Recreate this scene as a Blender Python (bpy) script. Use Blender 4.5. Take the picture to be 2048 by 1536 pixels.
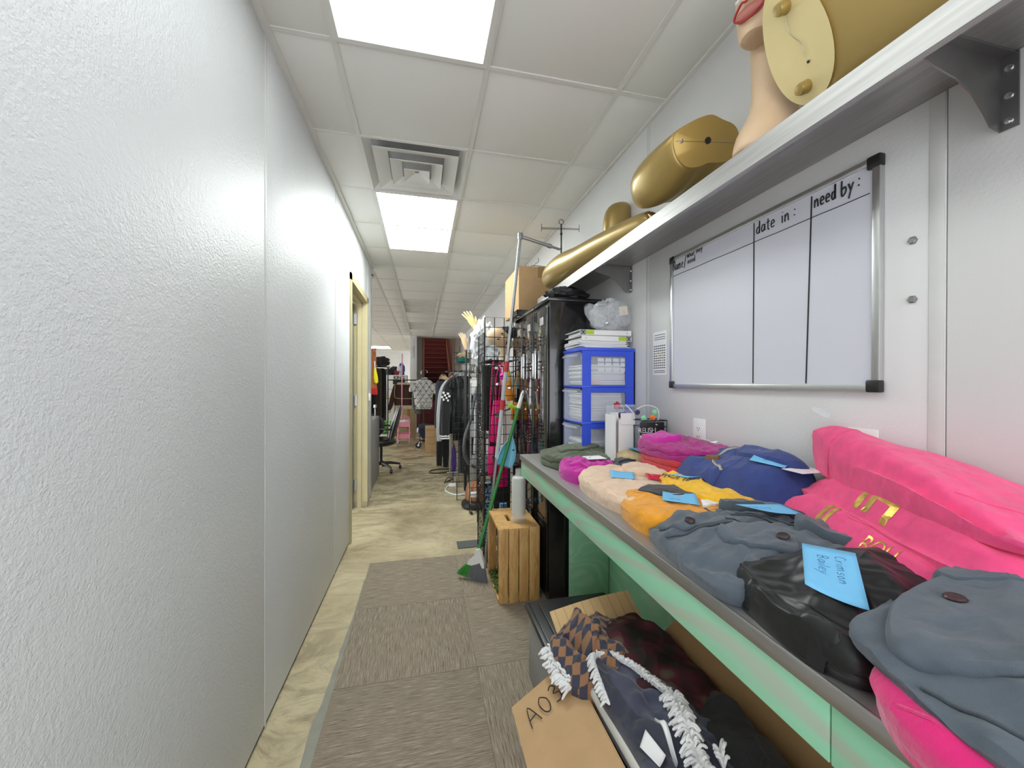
import bpy, bmesh, math, random
from mathutils import Vector, Matrix, noise
from mathutils.bvhtree import BVHTree
random.seed(7)
PI = math.pi
for o in list(bpy.data.objects): bpy.data.objects.remove(o)
C = bpy.context.scene.collection
scn = bpy.context.scene

# ---------------------------------------------------------------- camera, world, light, exposure
cam = bpy.data.cameras.new('camera'); cam.sensor_width = 36; cam.lens = 778.7/2048*36
cam.clip_start = .02; cam.clip_end = 100
camo = bpy.data.objects.new('camera', cam); C.objects.link(camo)
ya, pi_, ro, EYE = .2253, -.0029, -.0028, 1.344
F = Vector((math.sin(ya)*math.cos(pi_), math.cos(ya)*math.cos(pi_), math.sin(pi_)))
U = Vector((-math.sin(pi_)*math.sin(ya), -math.sin(pi_)*math.cos(ya), math.cos(pi_)))
R_ = Vector((math.cos(ya), -math.sin(ya), 0))
R2 = R_*math.cos(ro) - U*math.sin(ro); U2 = R_*math.sin(ro) + U*math.cos(ro)
camo.matrix_world = Matrix(((R2.x, U2.x, -F.x, 0), (R2.y, U2.y, -F.y, 0), (R2.z, U2.z, -F.z, EYE), (0, 0, 0, 1)))
scn.camera = camo
w = bpy.data.worlds.new('world'); scn.world = w; w.use_nodes = True
w.node_tree.nodes['Background'].inputs[0].default_value = (.93, .96, 1, 1)
w.node_tree.nodes['Background'].inputs[1].default_value = 1.55
PANEL_GLOW = 2.5
scn.view_settings.view_transform = 'Standard'; scn.view_settings.look = 'None'
scn.view_settings.gamma = 1; scn.view_settings.use_curve_mapping = False
scn.view_settings.exposure = 1.15

# ---------------------------------------------------------------- materials
def s2l(c):
    return tuple(((x/12.92) if x <= .04045 else ((x+.055)/1.055)**2.4) for x in c)
def rgb(r, g, b): return s2l((r/255, g/255, b/255))
class N:
    def __init__(s, name):
        s.m = bpy.data.materials.new(name); s.m.use_nodes = True; s.t = s.m.node_tree
        s.b = s.t.nodes['Principled BSDF']; s.out = s.t.nodes['Material Output']
    def n(s, typ, **kw):
        nd = s.t.nodes.new(typ)
        for k, v in kw.items():
            if k.startswith('i_'):
                key = k[2:]; key = int(key) if key.isdigit() else key.replace('_', ' ')
                nd.inputs[key].default_value = v
            else: setattr(nd, k, v)
        return nd
    def l(s, a, b): s.t.links.new(a, b)
    def pos(s, scale=(1, 1, 1), rot=(0, 0, 0)):
        g = s.n('ShaderNodeNewGeometry'); mp = s.n('ShaderNodeMapping')
        mp.inputs['Scale'].default_value = scale; mp.inputs['Rotation'].default_value = rot
        s.l(g.outputs['Position'], mp.inputs[0]); return mp.outputs[0]
    def noise(s, vec, sc, det=4, rough=.55, dist=0):
        t = s.n('ShaderNodeTexNoise'); t.inputs['Scale'].default_value = sc; t.inputs['Detail'].default_value = det
        t.inputs['Roughness'].default_value = rough; t.inputs['Distortion'].default_value = dist
        s.l(vec, t.inputs[0]); return t.outputs[0]
    def ramp(s, fac, stops):
        r = s.n('ShaderNodeValToRGB'); e = r.color_ramp.elements
        while len(e) < len(stops): e.new(.5)
        for el, (p, c) in zip(e, stops): el.position = p; el.color = (*c, 1)
        s.l(fac, r.inputs[0]); return r.outputs[0]
    def bump(s, h, strength, dist):
        b = s.n('ShaderNodeBump'); b.inputs['Strength'].default_value = strength; b.inputs['Distance'].default_value = dist
        s.l(h, b.inputs['Height']); s.l(b.outputs[0], s.b.inputs['Normal']); return b
def base(name, col, rough=.6, metal=0, var=.06, vscale=6, bump=0, bscale=200, bdist=.001, stretch=(1, 1, 1), **kw):
    q = N(name); q.b.inputs['Roughness'].default_value = rough; q.b.inputs['Metallic'].default_value = metal
    v = q.pos(stretch)
    c0 = tuple(max(0, x*(1-var)) for x in col); c1 = tuple(min(1, x*(1+var)) for x in col)
    q.l(q.ramp(q.noise(v, vscale), [(.3, c0), (.7, c1)]), q.b.inputs['Base Color'])
    if bump: q.bump(q.noise(v, bscale, 3), bump, bdist)
    for k, x in kw.items(): q.b.inputs[k.replace('_', ' ')].default_value = x
    return q.m
MATS = {}
def cloth_mat(name, col, rough=.9, fuzz=.22, scale=900, var=.1):
    q = N(name); q.b.inputs['Roughness'].default_value = rough; q.b.inputs['Sheen Weight'].default_value = fuzz
    v = q.pos(); q.l(q.ramp(q.noise(v, 25), [(.3, tuple(x*(1-var) for x in col)), (.7, tuple(min(1, x*(1+var)) for x in col))]), q.b.inputs['Base Color'])
    b1 = q.n('ShaderNodeBump'); b1.inputs['Strength'].default_value = .5; b1.inputs['Distance'].default_value = .010; q.l(q.noise(v, 15, 2, .5, 1.2), b1.inputs['Height'])
    b2 = q.bump(q.noise(v, scale*.55, 3, .7), .55, .0018); q.l(b1.outputs[0], b2.inputs['Normal'])
    return q.m
def plastic(name, col, rough=.35, **kw): return base(name, col, rough, 0, .03, 5, **kw)

m_frp = N('textured_white_wall_panel'); m_frp.b.inputs['Roughness'].default_value = .46
v = m_frp.pos((1, 1, 1)); m_frp.l(m_frp.ramp(m_frp.noise(v, 1.3, 3), [(.3, rgb(208, 211, 213)), (.7, rgb(216, 218, 220))]), m_frp.b.inputs['Base Color'])
mx = m_frp.n('ShaderNodeMath', operation='ADD'); m_frp.l(m_frp.noise(v, 170, 2, .5, .4), mx.inputs[0]); m_frp.l(m_frp.noise(v, 70, 2), mx.inputs[1])
m_frp.bump(mx.outputs[0], .7, .0025); m_frp = m_frp.m
m_wallr = N('painted_white_wall_panel'); m_wallr.b.inputs['Roughness'].default_value = .5
v = m_wallr.pos(); m_wallr.l(m_wallr.ramp(m_wallr.noise(v, 1.1, 3), [(.3, rgb(212, 212, 211)), (.7, rgb(221, 220, 218))]), m_wallr.b.inputs['Base Color'])
m_wallr.bump(m_wallr.noise(v, 110, 2), .3, .002); m_wallr = m_wallr.m
m_trimw = base('white_seam_strip', rgb(206, 206, 203), .5)
m_ceil = base('smooth_white_ceiling_tile', rgb(226, 225, 220), .85, var=.012, vscale=2)
m_grid = base('ceiling_bar_white', rgb(216, 215, 210), .6, var=.01)
m_shadow = base('dark_gap', rgb(40, 38, 36), .9)
m_cream = base('cream_painted_steel', rgb(178, 168, 130), .5)
m_doorleaf = base('olive_grey_door', rgb(104, 102, 88), .5)
m_steel = base('brushed_stainless_steel', (.46, .45, .44), .44, 1, .12, 3, .05, 60, .0008, stretch=(30, 1.2, 30))
m_steeld = base('worn_dull_steel', (.30, .295, .29), .42, 1, .2, 5, .1, 30, .001)
m_chrome = base('chrome', (.75, .75, .76), .12, 1)
m_alu = base('satin_aluminium', (.62, .62, .61), .35, 1)
m_greymetal = base('grey_galvanised_tube', (.40, .41, .42), .4, .9)
m_black = plastic('black_plastic', (.012, .012, .013), .4)
m_blackg = base('glossy_black_painted_steel', (.012, .012, .013), .12, 0, .1, Coat_Weight=.5)
m_wire = base('black_wire', (.012, .012, .012), .35, .3)
m_white = plastic('white_plastic', rgb(232, 232, 230), .4)
m_paper = base('white_paper', rgb(235, 235, 236), .8, var=.02)
m_paperb = base('blue_sticky_paper', rgb(118, 190, 232), .7, var=.02)
m_ink = base('black_marker_ink', (.01, .01, .012), .6)
m_bluepen = base('blue_pen_ink', rgb(70, 120, 165), .7)
m_board = base('glossy_whiteboard_surface', rgb(208, 209, 218), .22, var=.015, vscale=1.5)
m_gold = base('gold_painted_fibreglass', rgb(168, 142, 82), .38, .5, .05, 4, Coat_Weight=.25)
m_goldpale = base('pale_gold_cut_face', rgb(220, 202, 146), .45, .05, .05, 4)
m_skin = base('flesh_coloured_fibreglass', rgb(214, 184, 150), .38, 0, .03, 4)
m_lip = plastic('red_lip_paint', rgb(168, 44, 50), .3)
m_lipin = plastic('dusty_rose_paint', rgb(178, 108, 96), .4)
m_goldfoil = base('gold_foil_print', rgb(206, 168, 82), .3, .8, .25, 60)
m_pine = N('pine_wood'); v = m_pine.pos((6, 6, 1.2)); m_pine.l(m_pine.ramp(m_pine.noise(v, 5, 4, .6, 1.2), [(.25, rgb(176, 128, 70)), (.55, rgb(208, 164, 102)), (.8, rgb(222, 184, 124))]), m_pine.b.inputs['Base Color']); m_pine.b.inputs['Roughness'].default_value = .5; m_pine = m_pine.m
def green_ply(name, a, b, c, sc=1.0):
    q = N(name); v = q.pos((3*sc, .75*sc, 4.2*sc)); q.b.inputs['Roughness'].default_value = .6
    n1 = q.noise(v, 1.0, 2, .45, .7)
    m1 = q.n('ShaderNodeMath', operation='MULTIPLY'); m1.inputs[1].default_value = 9; q.l(n1, m1.inputs[0])
    m2 = q.n('ShaderNodeMath', operation='PINGPONG'); m2.inputs[1].default_value = .5; q.l(m1.outputs[0], m2.inputs[0])
    m3 = q.n('ShaderNodeMath', operation='MULTIPLY'); m3.inputs[1].default_value = 2; q.l(m2.outputs[0], m3.inputs[0])
    q.l(q.ramp(m3.outputs[0], [(.30, a), (.55, b), (.78, c), (1, c)]), q.b.inputs['Base Color'])
    q.bump(q.noise(q.pos((60, 4, 60)), 3, 3), .15, .001); return q.m
m_greenply = green_ply('mint_washed_plywood', rgb(150, 212, 174), rgb(156, 206, 174), rgb(172, 192, 168))
m_greenpanel = green_ply('green_painted_plywood', rgb(160, 222, 180), rgb(164, 224, 184), rgb(178, 228, 192))
def card(name, col):
    return base(name, col, .85, 0, .06, 12, .15, 90, .001)
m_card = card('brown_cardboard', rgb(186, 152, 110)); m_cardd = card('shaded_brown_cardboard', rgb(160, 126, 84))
m_glass = None
def film(name, col, alpha, rough=.15):
    q = N(name); q.b.inputs['Base Color'].default_value = (*col, 1); q.b.inputs['Roughness'].default_value = rough; q.b.inputs['Alpha'].default_value = alpha
    q.bump(q.noise(q.pos(), 60, 2), .3, .003); return q.m
m_glass = film('clear_glass', (.85, .87, .86), .22, .04)
m_frost = film('frosted_clear_plastic', (.80, .84, .90), .26, .25)
m_bubble = film('clear_bubble_wrap', (.84, .87, .90), .28, .1)
m_silverglit = base('silver_frost', rgb(206, 207, 192), .7, 0, .2, 250, .5, 300, .002)

# floor: stained, sealed concrete with a strip of old grey adhesive beside the carpet
q = N('stained_tan_concrete'); q.b.inputs['Roughness'].default_value = .42
v = q.pos((1, 1, 1))
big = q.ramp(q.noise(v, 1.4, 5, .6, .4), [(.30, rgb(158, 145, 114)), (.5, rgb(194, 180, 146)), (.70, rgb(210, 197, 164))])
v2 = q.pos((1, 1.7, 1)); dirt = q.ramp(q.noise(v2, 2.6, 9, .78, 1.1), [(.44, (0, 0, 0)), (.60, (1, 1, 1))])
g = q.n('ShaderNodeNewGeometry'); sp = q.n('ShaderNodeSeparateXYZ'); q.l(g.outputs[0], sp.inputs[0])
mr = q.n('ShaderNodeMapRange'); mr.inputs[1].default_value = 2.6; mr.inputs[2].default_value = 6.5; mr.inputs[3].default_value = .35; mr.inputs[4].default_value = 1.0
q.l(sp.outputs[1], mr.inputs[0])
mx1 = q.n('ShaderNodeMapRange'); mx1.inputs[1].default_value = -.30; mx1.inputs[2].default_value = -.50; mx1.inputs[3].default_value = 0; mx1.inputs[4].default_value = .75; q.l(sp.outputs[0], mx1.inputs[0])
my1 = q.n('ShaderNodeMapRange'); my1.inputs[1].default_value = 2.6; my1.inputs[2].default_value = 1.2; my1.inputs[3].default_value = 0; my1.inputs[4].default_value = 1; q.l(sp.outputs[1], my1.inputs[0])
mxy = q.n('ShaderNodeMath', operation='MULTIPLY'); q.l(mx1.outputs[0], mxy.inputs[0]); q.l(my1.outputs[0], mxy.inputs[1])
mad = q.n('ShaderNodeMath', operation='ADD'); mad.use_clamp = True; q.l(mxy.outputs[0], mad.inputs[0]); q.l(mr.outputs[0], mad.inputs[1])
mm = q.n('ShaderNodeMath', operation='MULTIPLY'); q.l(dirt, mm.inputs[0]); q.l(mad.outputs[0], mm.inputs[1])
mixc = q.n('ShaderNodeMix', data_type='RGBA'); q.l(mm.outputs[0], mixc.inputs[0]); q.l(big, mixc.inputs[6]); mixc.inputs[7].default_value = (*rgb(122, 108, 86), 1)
q.l(mixc.outputs[2], q.b.inputs['Base Color']); q.bump(q.noise(v, 9, 5), .12, .01); m_floor = q.m
m_glue = base('old_grey_adhesive', rgb(138, 136, 124), .5, var=.1, vscale=12)
def carpet(name, ang):
    q = N(name); q.b.inputs['Roughness'].default_value = .95
    v = q.pos((1, 1, 1)); mp = q.n('ShaderNodeMapping'); mp.inputs['Rotation'].default_value = (0, 0, ang); mp.inputs['Scale'].default_value = (11, 250, 1)
    vr = q.n('ShaderNodeVectorRotate', rotation_type='Z_AXIS'); vr.inputs['Angle'].default_value = ang; q.l(v, vr.inputs[0])
    mp.inputs['Rotation'].default_value = (0, 0, 0); q.l(vr.outputs[0], mp.inputs[0])
    f = q.noise(mp.outputs[0], 1, 3, .75)
    q.l(q.ramp(f, [(.30, rgb(84, 73, 62)), (.42, rgb(132, 119, 103)), (.56, rgb(152, 139, 122)), (.70, rgb(192, 180, 160))]), q.b.inputs['Base Color'])
    q.bump(f, .7, .004); return q.m
m_carpA = carpet('striated_taupe_carpet', 0); m_carpB = carpet('striated_taupe_carpet_turned', PI/2)

def panel_light(name, glow, tint=(.93, 1, .98)):
    q = N(name); v = q.pos((1, 1, 1))
    wv = q.n('ShaderNodeTexWave', bands_direction='X'); wv.inputs['Scale'].default_value = 1.55; wv.inputs['Phase Offset'].default_value = .6; q.l(v, wv.inputs[0])
    r = q.ramp(wv.outputs[1], [(0, tuple(.5*x for x in tint)), (1, tuple(min(1, x) for x in tint))])
    q.b.inputs['Base Color'].default_value = (.8, .8, .8, 1); q.l(r, q.b.inputs['Emission Color']); q.b.inputs['Emission Strength'].default_value = glow
    return q.m
m_panel = panel_light('lit_prismatic_diffuser', PANEL_GLOW)
m_panelw = panel_light('lit_warm_diffuser', PANEL_GLOW, (1, .97, .84))

# ---------------------------------------------------------------- mesh helpers
class MB:
    def __init__(s): s.v = []; s.f = []
    def add(s, vs, fs):
        o = len(s.v); s.v += [tuple(x) for x in vs]; s.f += [tuple(i+o for i in f) for f in fs]; return s
    def box(s, x0, x1, y0, y1, z0, z1, M=None, bev=0):
        if bev:
            bm = bmesh.new(); r = bmesh.ops.create_cube(bm, size=1)
            for vv in bm.verts: vv.co = Vector(((x0+x1)/2+vv.co.x*(x1-x0), (y0+y1)/2+vv.co.y*(y1-y0), (z0+z1)/2+vv.co.z*(z1-z0)))
            bmesh.ops.bevel(bm, geom=list(bm.edges), offset=bev, segments=2, affect='EDGES', profile=.5)
            vs = [v.co.copy() for v in bm.verts]; bm.verts.index_update(); fs = [[v.index for v in f.verts] for f in bm.faces]; bm.free()
        else:
            vs = [Vector(p) for p in [(x0, y0, z0), (x1, y0, z0), (x1, y1, z0), (x0, y1, z0), (x0, y0, z1), (x1, y0, z1), (x1, y1, z1), (x0, y1, z1)]]
            fs = [(0, 3, 2, 1), (4, 5, 6, 7), (0, 1, 5, 4), (1, 2, 6, 5), (2, 3, 7, 6), (3, 0, 4, 7)]
        if M is not None: vs = [M @ p for p in vs]
        s.add(vs, fs); return s
    def rings(s, rings, cap=True, close=False):
        n = len(rings[0]); vs = [p for r in rings for p in r]; fs = []
        m = len(rings)
        for i in range(m if close else m-1):
            j = (i+1) % m
            for k in range(n): fs.append((i*n+k, i*n+(k+1) % n, j*n+(k+1) % n, j*n+k))
        if cap and not close: fs.append(tuple(range(n-1, -1, -1))); fs.append(tuple((m-1)*n+k for k in range(n)))
        s.add(vs, fs); return s
    def tube(s, pts, r, n=8, closed=False, flat=1.0, up=None):
        pts = [Vector(p) for p in pts]; m = len(pts); R = []
        prev = None
        for i, p in enumerate(pts):
            a = pts[(i-1) % m] if (closed or i > 0) else pts[0]; b = pts[(i+1) % m] if (closed or i < m-1) else pts[-1]
            t = (b-a).normalized() if (b-a).length > 1e-9 else Vector((0, 0, 1))
            if prev is None:
                ref = Vector(up) if up else (Vector((0, 0, 1)) if abs(t.z) < .9 else Vector((1, 0, 0)))
                x = t.cross(ref).normalized()
            else: x = (prev - t*prev.dot(t)).normalized()
            prev = x; y = t.cross(x)
            rr = r[i] if isinstance(r, (list, tuple)) else r
            R.append([p + x*(math.cos(2*PI*k/n)*rr) + y*(math.sin(2*PI*k/n)*rr*flat) for k in range(n)])
        s.rings(R, close=closed); return s
    def cyl(s, a, b, r, n=16, r2=None): return s.tube([a, b], [r, r if r2 is None else r2], n)
    def lathe(s, prof, c=(0, 0, 0), n=24, M=None):
        R = [[Vector((c[0]+r*math.cos(2*PI*k/n), c[1]+r*math.sin(2*PI*k/n), c[2]+z)) for k in range(n)] for r, z in prof]
        if M is not None: R = [[M @ p for p in r] for r in R]
        s.rings(R); return s
    def prism(s, poly, d, M=None):   # polygon in xy, thickness d along z
        n = len(poly); vs = [Vector((x, y, 0)) for x, y in poly]+[Vector((x, y, d)) for x, y in poly]
        if M is not None: vs = [M @ p for p in vs]
        fs = [tuple(range(n-1, -1, -1)), tuple(range(n, 2*n))]+[(k, (k+1) % n, n+(k+1) % n, n+k) for k in range(n)]
        s.add(vs, fs); return s
    def blob(s, c, rx, ry, rz, n=20, m=12, M=None, wob=0, seed=0):
        R = []
        for i in range(m+1):
            a = PI*i/m*.998+.001*PI; r = []
            for k in range(n):
                b = 2*PI*k/n; p = Vector((math.sin(a)*math.cos(b), math.sin(a)*math.sin(b), -math.cos(a)))
                q_ = 1+wob*noise.noise(p*2.2+Vector((seed*3.1, seed, 0)))
                p = Vector((p.x*rx, p.y*ry, p.z*rz))*q_
                if M is not None: p = M @ p
                r.append(p+Vector(c))
            R.append(r)
        s.rings(R); return s
    def ellipses(s, secs, n=24, cap=True):   # secs: (centre, axis_x vector, axis_y vector)
        s.rings([[Vector(c)+Vector(a)*math.cos(2*PI*k/n)+Vector(b)*math.sin(2*PI*k/n) for k in range(n)] for c, a, b in secs], cap); return s
    def build(s, name, mat, parent=None, smooth=True, sub=0, solid=0):
        me = bpy.data.meshes.new(name); me.from_pydata([tuple(v) for v in s.v], [], s.f); me.update()
        bm = bmesh.new(); bm.from_mesh(me); bmesh.ops.recalc_face_normals(bm, faces=bm.faces); bm.to_mesh(me); bm.free()
        if isinstance(mat, (list, tuple)): [me.materials.append(m) for m in mat]
        else: me.materials.append(mat)
        if smooth:
            for p in me.polygons: p.use_smooth = True
            try: me.set_sharp_from_angle(angle=math.radians(38))
            except Exception: pass
        o = bpy.data.objects.new(name, me); C.objects.link(o)
        if parent: o.parent = parent
        if solid:
            md = o.modifiers.new('solid', 'SOLIDIFY'); md.thickness = solid; md.offset = 0
        if sub:
            md = o.modifiers.new('sub', 'SUBSURF'); md.levels = sub; md.render_levels = sub
        return o
def tag(o, label=None, cat=None, group=None, kind=None):
    if label: o['label'] = label
    if cat: o['category'] = cat
    if group: o['group'] = group
    if kind: o['kind'] = kind
    return o
def thing(name, label, cat, group=None):
    o = bpy.data.objects.new(name, None); o.empty_display_size = .05; C.objects.link(o); return tag(o, label, cat, group)
def struct(o): o['kind'] = 'structure'; return o
def B(x0, x1, y0, y1, z0, z1, bev=0, M=None): return MB().box(x0, x1, y0, y1, z0, z1, M, bev)
def V(*a): return Vector(a)
def cr(pts, n=8, closed=False):      # Catmull-Rom
    P = [Vector(p) for p in pts]; out = []; m = len(P)
    for i in range(m if closed else m-1):
        p0 = P[(i-1) % m] if closed or i > 0 else P[0]; p1 = P[i]; p2 = P[(i+1) % m]; p3 = P[(i+2) % m] if closed or i < m-2 else P[-1]
        for k in range(n):
            t = k/n; out.append(.5*((2*p1)+(p2-p0)*t+(2*p0-5*p1+4*p2-p3)*t*t+(3*p1-p0-3*p2+p3)*t**3))
    if not closed: out.append(P[-1])
    return out
def text_mb(s, size, depth=.001, M=Matrix.Identity(4), bold=0, spacing=1):
    cu = bpy.data.curves.new('t', 'FONT'); cu.body = s; cu.size = size; cu.extrude = depth/2; cu.offset = bold; cu.space_character = spacing
    o = bpy.data.objects.new('t', cu); C.objects.link(o)
    dg = bpy.context.evaluated_depsgraph_get(); me = bpy.data.meshes.new_from_object(o.evaluated_get(dg))
    mb = MB(); mb.add([M @ v.co for v in me.vertices], [tuple(p.vertices) for p in me.polygons])
    bpy.data.objects.remove(o); bpy.data.meshes.remove(me); return mb
# handwriting: strokes in units of x-height
HW = {'N': (1.3, [[(0, 0), (.05, 1.6), (.95, 0), (1, 1.7)]]), 'W': (1.6, [[(0, 1.5), (.3, 0), (.65, 1.1), (.95, 0), (1.3, 1.5)]]),
 'A': (1.3, [[(0, 0), (.6, 1.7), (1.05, 0)], [(.2, .6), (.9, .7)]]), '0': (1.1, [[(.4, 1.6), (.05, 1.1), (.1, .3), (.45, 0), (.8, .4), (.85, 1.1), (.45, 1.6)]]),
 '3': (1.1, [[(.1, 1.5), (.5, 1.7), (.75, 1.3), (.3, .95), (.8, .65), (.6, .1), (.05, .1)]]),
 'a': (1, [[(.75, .9), (.3, .95), (.05, .5), (.2, .05), (.6, .2), (.78, .95), (.8, .05)]]), 'm': (1.5, [[(0, 0), (.05, .95), (.1, .7), (.4, 1), (.55, .7), (.55, 0), (.6, .7), (.95, 1), (1.1, .7), (1.15, 0)]]),
 'e': (.95, [[(.1, .5), (.7, .6), (.6, .95), (.25, .95), (.05, .5), (.25, .05), (.75, .15)]]), 'h': (1, [[(.05, 1.7), (0, 0), (.1, .6), (.45, .95), (.65, .6), (.7, 0)]]),
 't': (.8, [[(.35, 1.5), (.35, .1), (.6, 0)], [(0, 1), (.7, 1.05)]]), 'y': (1, [[(0, 1), (.35, .25)], [(.8, 1), (.35, .1), (.05, -.7)]]), 'n': (1, [[(0, 0), (.05, .95), (.1, .6), (.45, .98), (.65, .7), (.7, 0)]]),
 'd': (1, [[(.7, .8), (.3, .9), (.05, .45), (.25, .05), (.65, .25), (.75, 1.75), (.75, 0)]]), 'i': (.45, [[(.1, .95), (.12, 0)], [(.12, 1.35), (.16, 1.42)]]), 'b': (1, [[(.05, 1.7), (.05, 0), (.5, .05), (.75, .4), (.6, .85), (.1, .7)]]),
 ':': (.5, [[(.12, .25), (.22, .27)], [(.16, .95), (.26, .97)]]), '/': (.7, [[(0, -.5), (.5, 1.9)]]), ' ': (.8, []),
 'C': (1.2, [[(.9, 1.4), (.5, 1.6), (.1, .9), (.3, .1), (.9, .2)]]), 'B': (1.1, [[(.05, 0), (.05, 1.6), (.6, 1.5), (.6, .95), (.1, .85), (.75, .6), (.6, .05), (.05, 0)]]),
 'r': (.7, [[(0, .95), (.05, 0), (.1, .6), (.55, .95)]]), 's': (.8, [[(.6, .9), (.2, .9), (.15, .6), (.55, .4), (.5, .05), (.05, .05)]]), 'o': (.9, [[(.35, .95), (.05, .5), (.3, 0), (.7, .4), (.35, .95)]]), 'l': (.4, [[(.1, 1.7), (.1, 0)]]), 'u': (1, [[(.05, .95), (.1, .2), (.4, 0), (.7, .3), (.7, .95), (.72, 0)]]), 'v': (.8, [[(0, .95), (.35, 0), (.7, .95)]]), 'c': (.8, [[(.7, .8), (.3, .9), (.05, .45), (.3, 0), (.7, .1)]]),
 'K': (1.1, [[(.05, 1.6), (.05, 0)], [(.8, 1.6), (.1, .75), (.85, 0)]])}
def hand(s, h, M, r, mb=None):
    mb = mb or MB(); x = 0
    for ch in s:
        wd, st = HW[ch]
        for k in st:
            pts = cr([(x+p[0]*1.0, p[1], 0) for p in k], 4)
            mb.tube([M @ (p*h) for p in pts], r, 5)
        x += wd+.18
    return mb
def frame(o, xa, ya_):     # matrix with origin o, x axis xa, y axis ya_
    x = Vector(xa).normalized(); y = Vector(ya_).normalized(); z = x.cross(y).normalized(); y = z.cross(x)
    return Matrix(((x.x, y.x, z.x, o[0]), (x.y, y.y, z.y, o[1]), (x.z, y.z, z.z, o[2]), (0, 0, 0, 1)))

# ================================================================ THE SETTING
XL, XR, ZC = -.592, 1.142, 2.69
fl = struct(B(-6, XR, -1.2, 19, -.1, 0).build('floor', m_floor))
# carpet tiles, each a piece, laid quarter-turned on the concrete
k = 0
xs = [-.379, .231, .841, 1.135]
for j in range(6):
    y1 = 3.04-.61*j; y0 = y1-.61
    for i in range(3):
        x0, x1 = xs[i]+(0, .02, .02)[i], xs[i+1]+(.02, .02, 0)[i]
        o = B(x0+.0008, x1-.0008, y0+.0008, y1-.0008, 0.0, .0065, .0015).build('carpet_tile', m_carpB if (i+j) % 2 else m_carpA, fl)
# irregular strip of old adhesive along the carpet's edge
L = []; Rr = []
for i in range(60):
    y = -.2+3.0*i/59; wv = .035+.03*noise.noise(V(y*2.3, 1, 0))+.014*noise.noise(V(y*17, 4, 0))
    wv = max(.004, wv*min(1, max(.1, (2.5-y)/.8))+.004); L.append(V(-.378-wv, y, .0015)); Rr.append(V(-.375, y, .0015))
mb = MB(); mb.add(L+Rr, [(i, i+1, 60+i+1, 60+i) for i in range(59)]); mb.build('adhesive_strip', m_glue, fl, False)
# ceiling: lay-in tiles resting on a bar grid
ce = struct(MB().box(-6, XR+.1, -1.2, 12.0, ZC+.05, ZC+.15).box(-6, -.19, 12.0, 19, ZC+.05, ZC+.15).build('ceiling', m_ceil, None, False))
G = .61; Y1 = 1.65; colx = [XL, -.344, .266, .876, XR]
LIT = [(1, -3), (1, -2), (1, 2), (1, 3)]    # filled below with the light fittings
def holes(i, j):
    return i == 1 and j in (-10, -9, -6, -5, -2, -1, 1, 2, 3, 8, 9, 12, 13)
far = MB(); bars = MB()
for j in range(-4, 29):
    y0 = Y1+G*j; y1 = y0+G
    for i in range(4):
        if holes(i, j): continue
        x0, x1 = colx[i], colx[i+1]
        if y0 > 11.9:
            if i > 0: continue
            x1 = -.19
        if j < 15: B(x0+.004, x1-.004, y0+.004, y1-.004, ZC+.002+.0012*((i*7+j*3) % 3), ZC+.02, .002).build('ceiling_tile', m_ceil, ce)
        else: far.box(x0+.004, x1-.004, y0+.004, y1-.004, ZC+.002, ZC+.02)
    bars.box(XL, XR if y0 < 12.1 else -.19, y0-.010, y0+.010, ZC-.0015, ZC+.03)
    if y0 > 4.9:
        for i in range(9):
            x1 = XL-G*i; x0 = x1-G
            if (i in (1, 2) and j in (22, 23)) or (i == 4 and j in (16, 17)) or (i == 5 and j in (9, 10, 13, 14, 17, 18)): continue
            far.box(x0+.004, x1-.004, y0+.004, y1-.004, ZC+.002, ZC+.02)
        bars.box(-6, XL, y0-.01, y0+.01, ZC-.0015, ZC+.03)
for x in colx[1:4]: bars.box(x-.011, x+.011, -1.2, 12.0, ZC-.002, ZC+.03)
for i in range(9): bars.box(XL-G*i-.011, XL-G*i+.011, 4.95, 19, ZC-.002, ZC+.03)
bars.box(XL, XL+.028, -1.2, 4.85, ZC-.012, ZC+.01); bars.box(XR-.02, XR, -1.2, 12, ZC-.008, ZC+.01)
tag(far.build('ceiling_tile', m_ceil, ce, False), kind='stuff'); bars.build('ceiling_grid', m_grid, ce, False)
# left wall of tall textured panels, with the doorway and the end return
wl = MB()
for a, b, z0, z1 in ((-1.2, 3.50, 0, 2.8), (3.50, 4.46, 2.22, 2.8), (4.46, 4.85, 0, 2.8)): wl.box(XL-.12, XL-.008, a, b, z0, z1)
wl = struct(wl.build('wall_left', m_shadow, None, False))
segs = [-1.2, -.765, .457, 1.677, 2.90, 3.497]
for a, b in zip(segs[:-1], segs[1:]): B(XL-.01, XL, a+.0014, b-.0014, .022, ZC, .0012).build('wall_panel', m_frp, wl)
B(XL-.01, XL, 3.50, 4.46, 2.25, ZC, .001).build('wall_panel', m_frp, wl); B(XL-.01, XL, 4.463, 4.862, .022, ZC, .001).build('wall_panel', m_frp, wl)
B(XL-.13, XL, 4.85, 4.862, .0, ZC, .001).build('wall_panel', m_frp, wl)
# seam trims on the left wall
for i_, yy in enumerate((1.677, 2.90)): B(XL, XL+.0016, yy-.006, yy+.006, .012, ZC-.01).build('seam_strip', m_trimw, wl)
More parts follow.
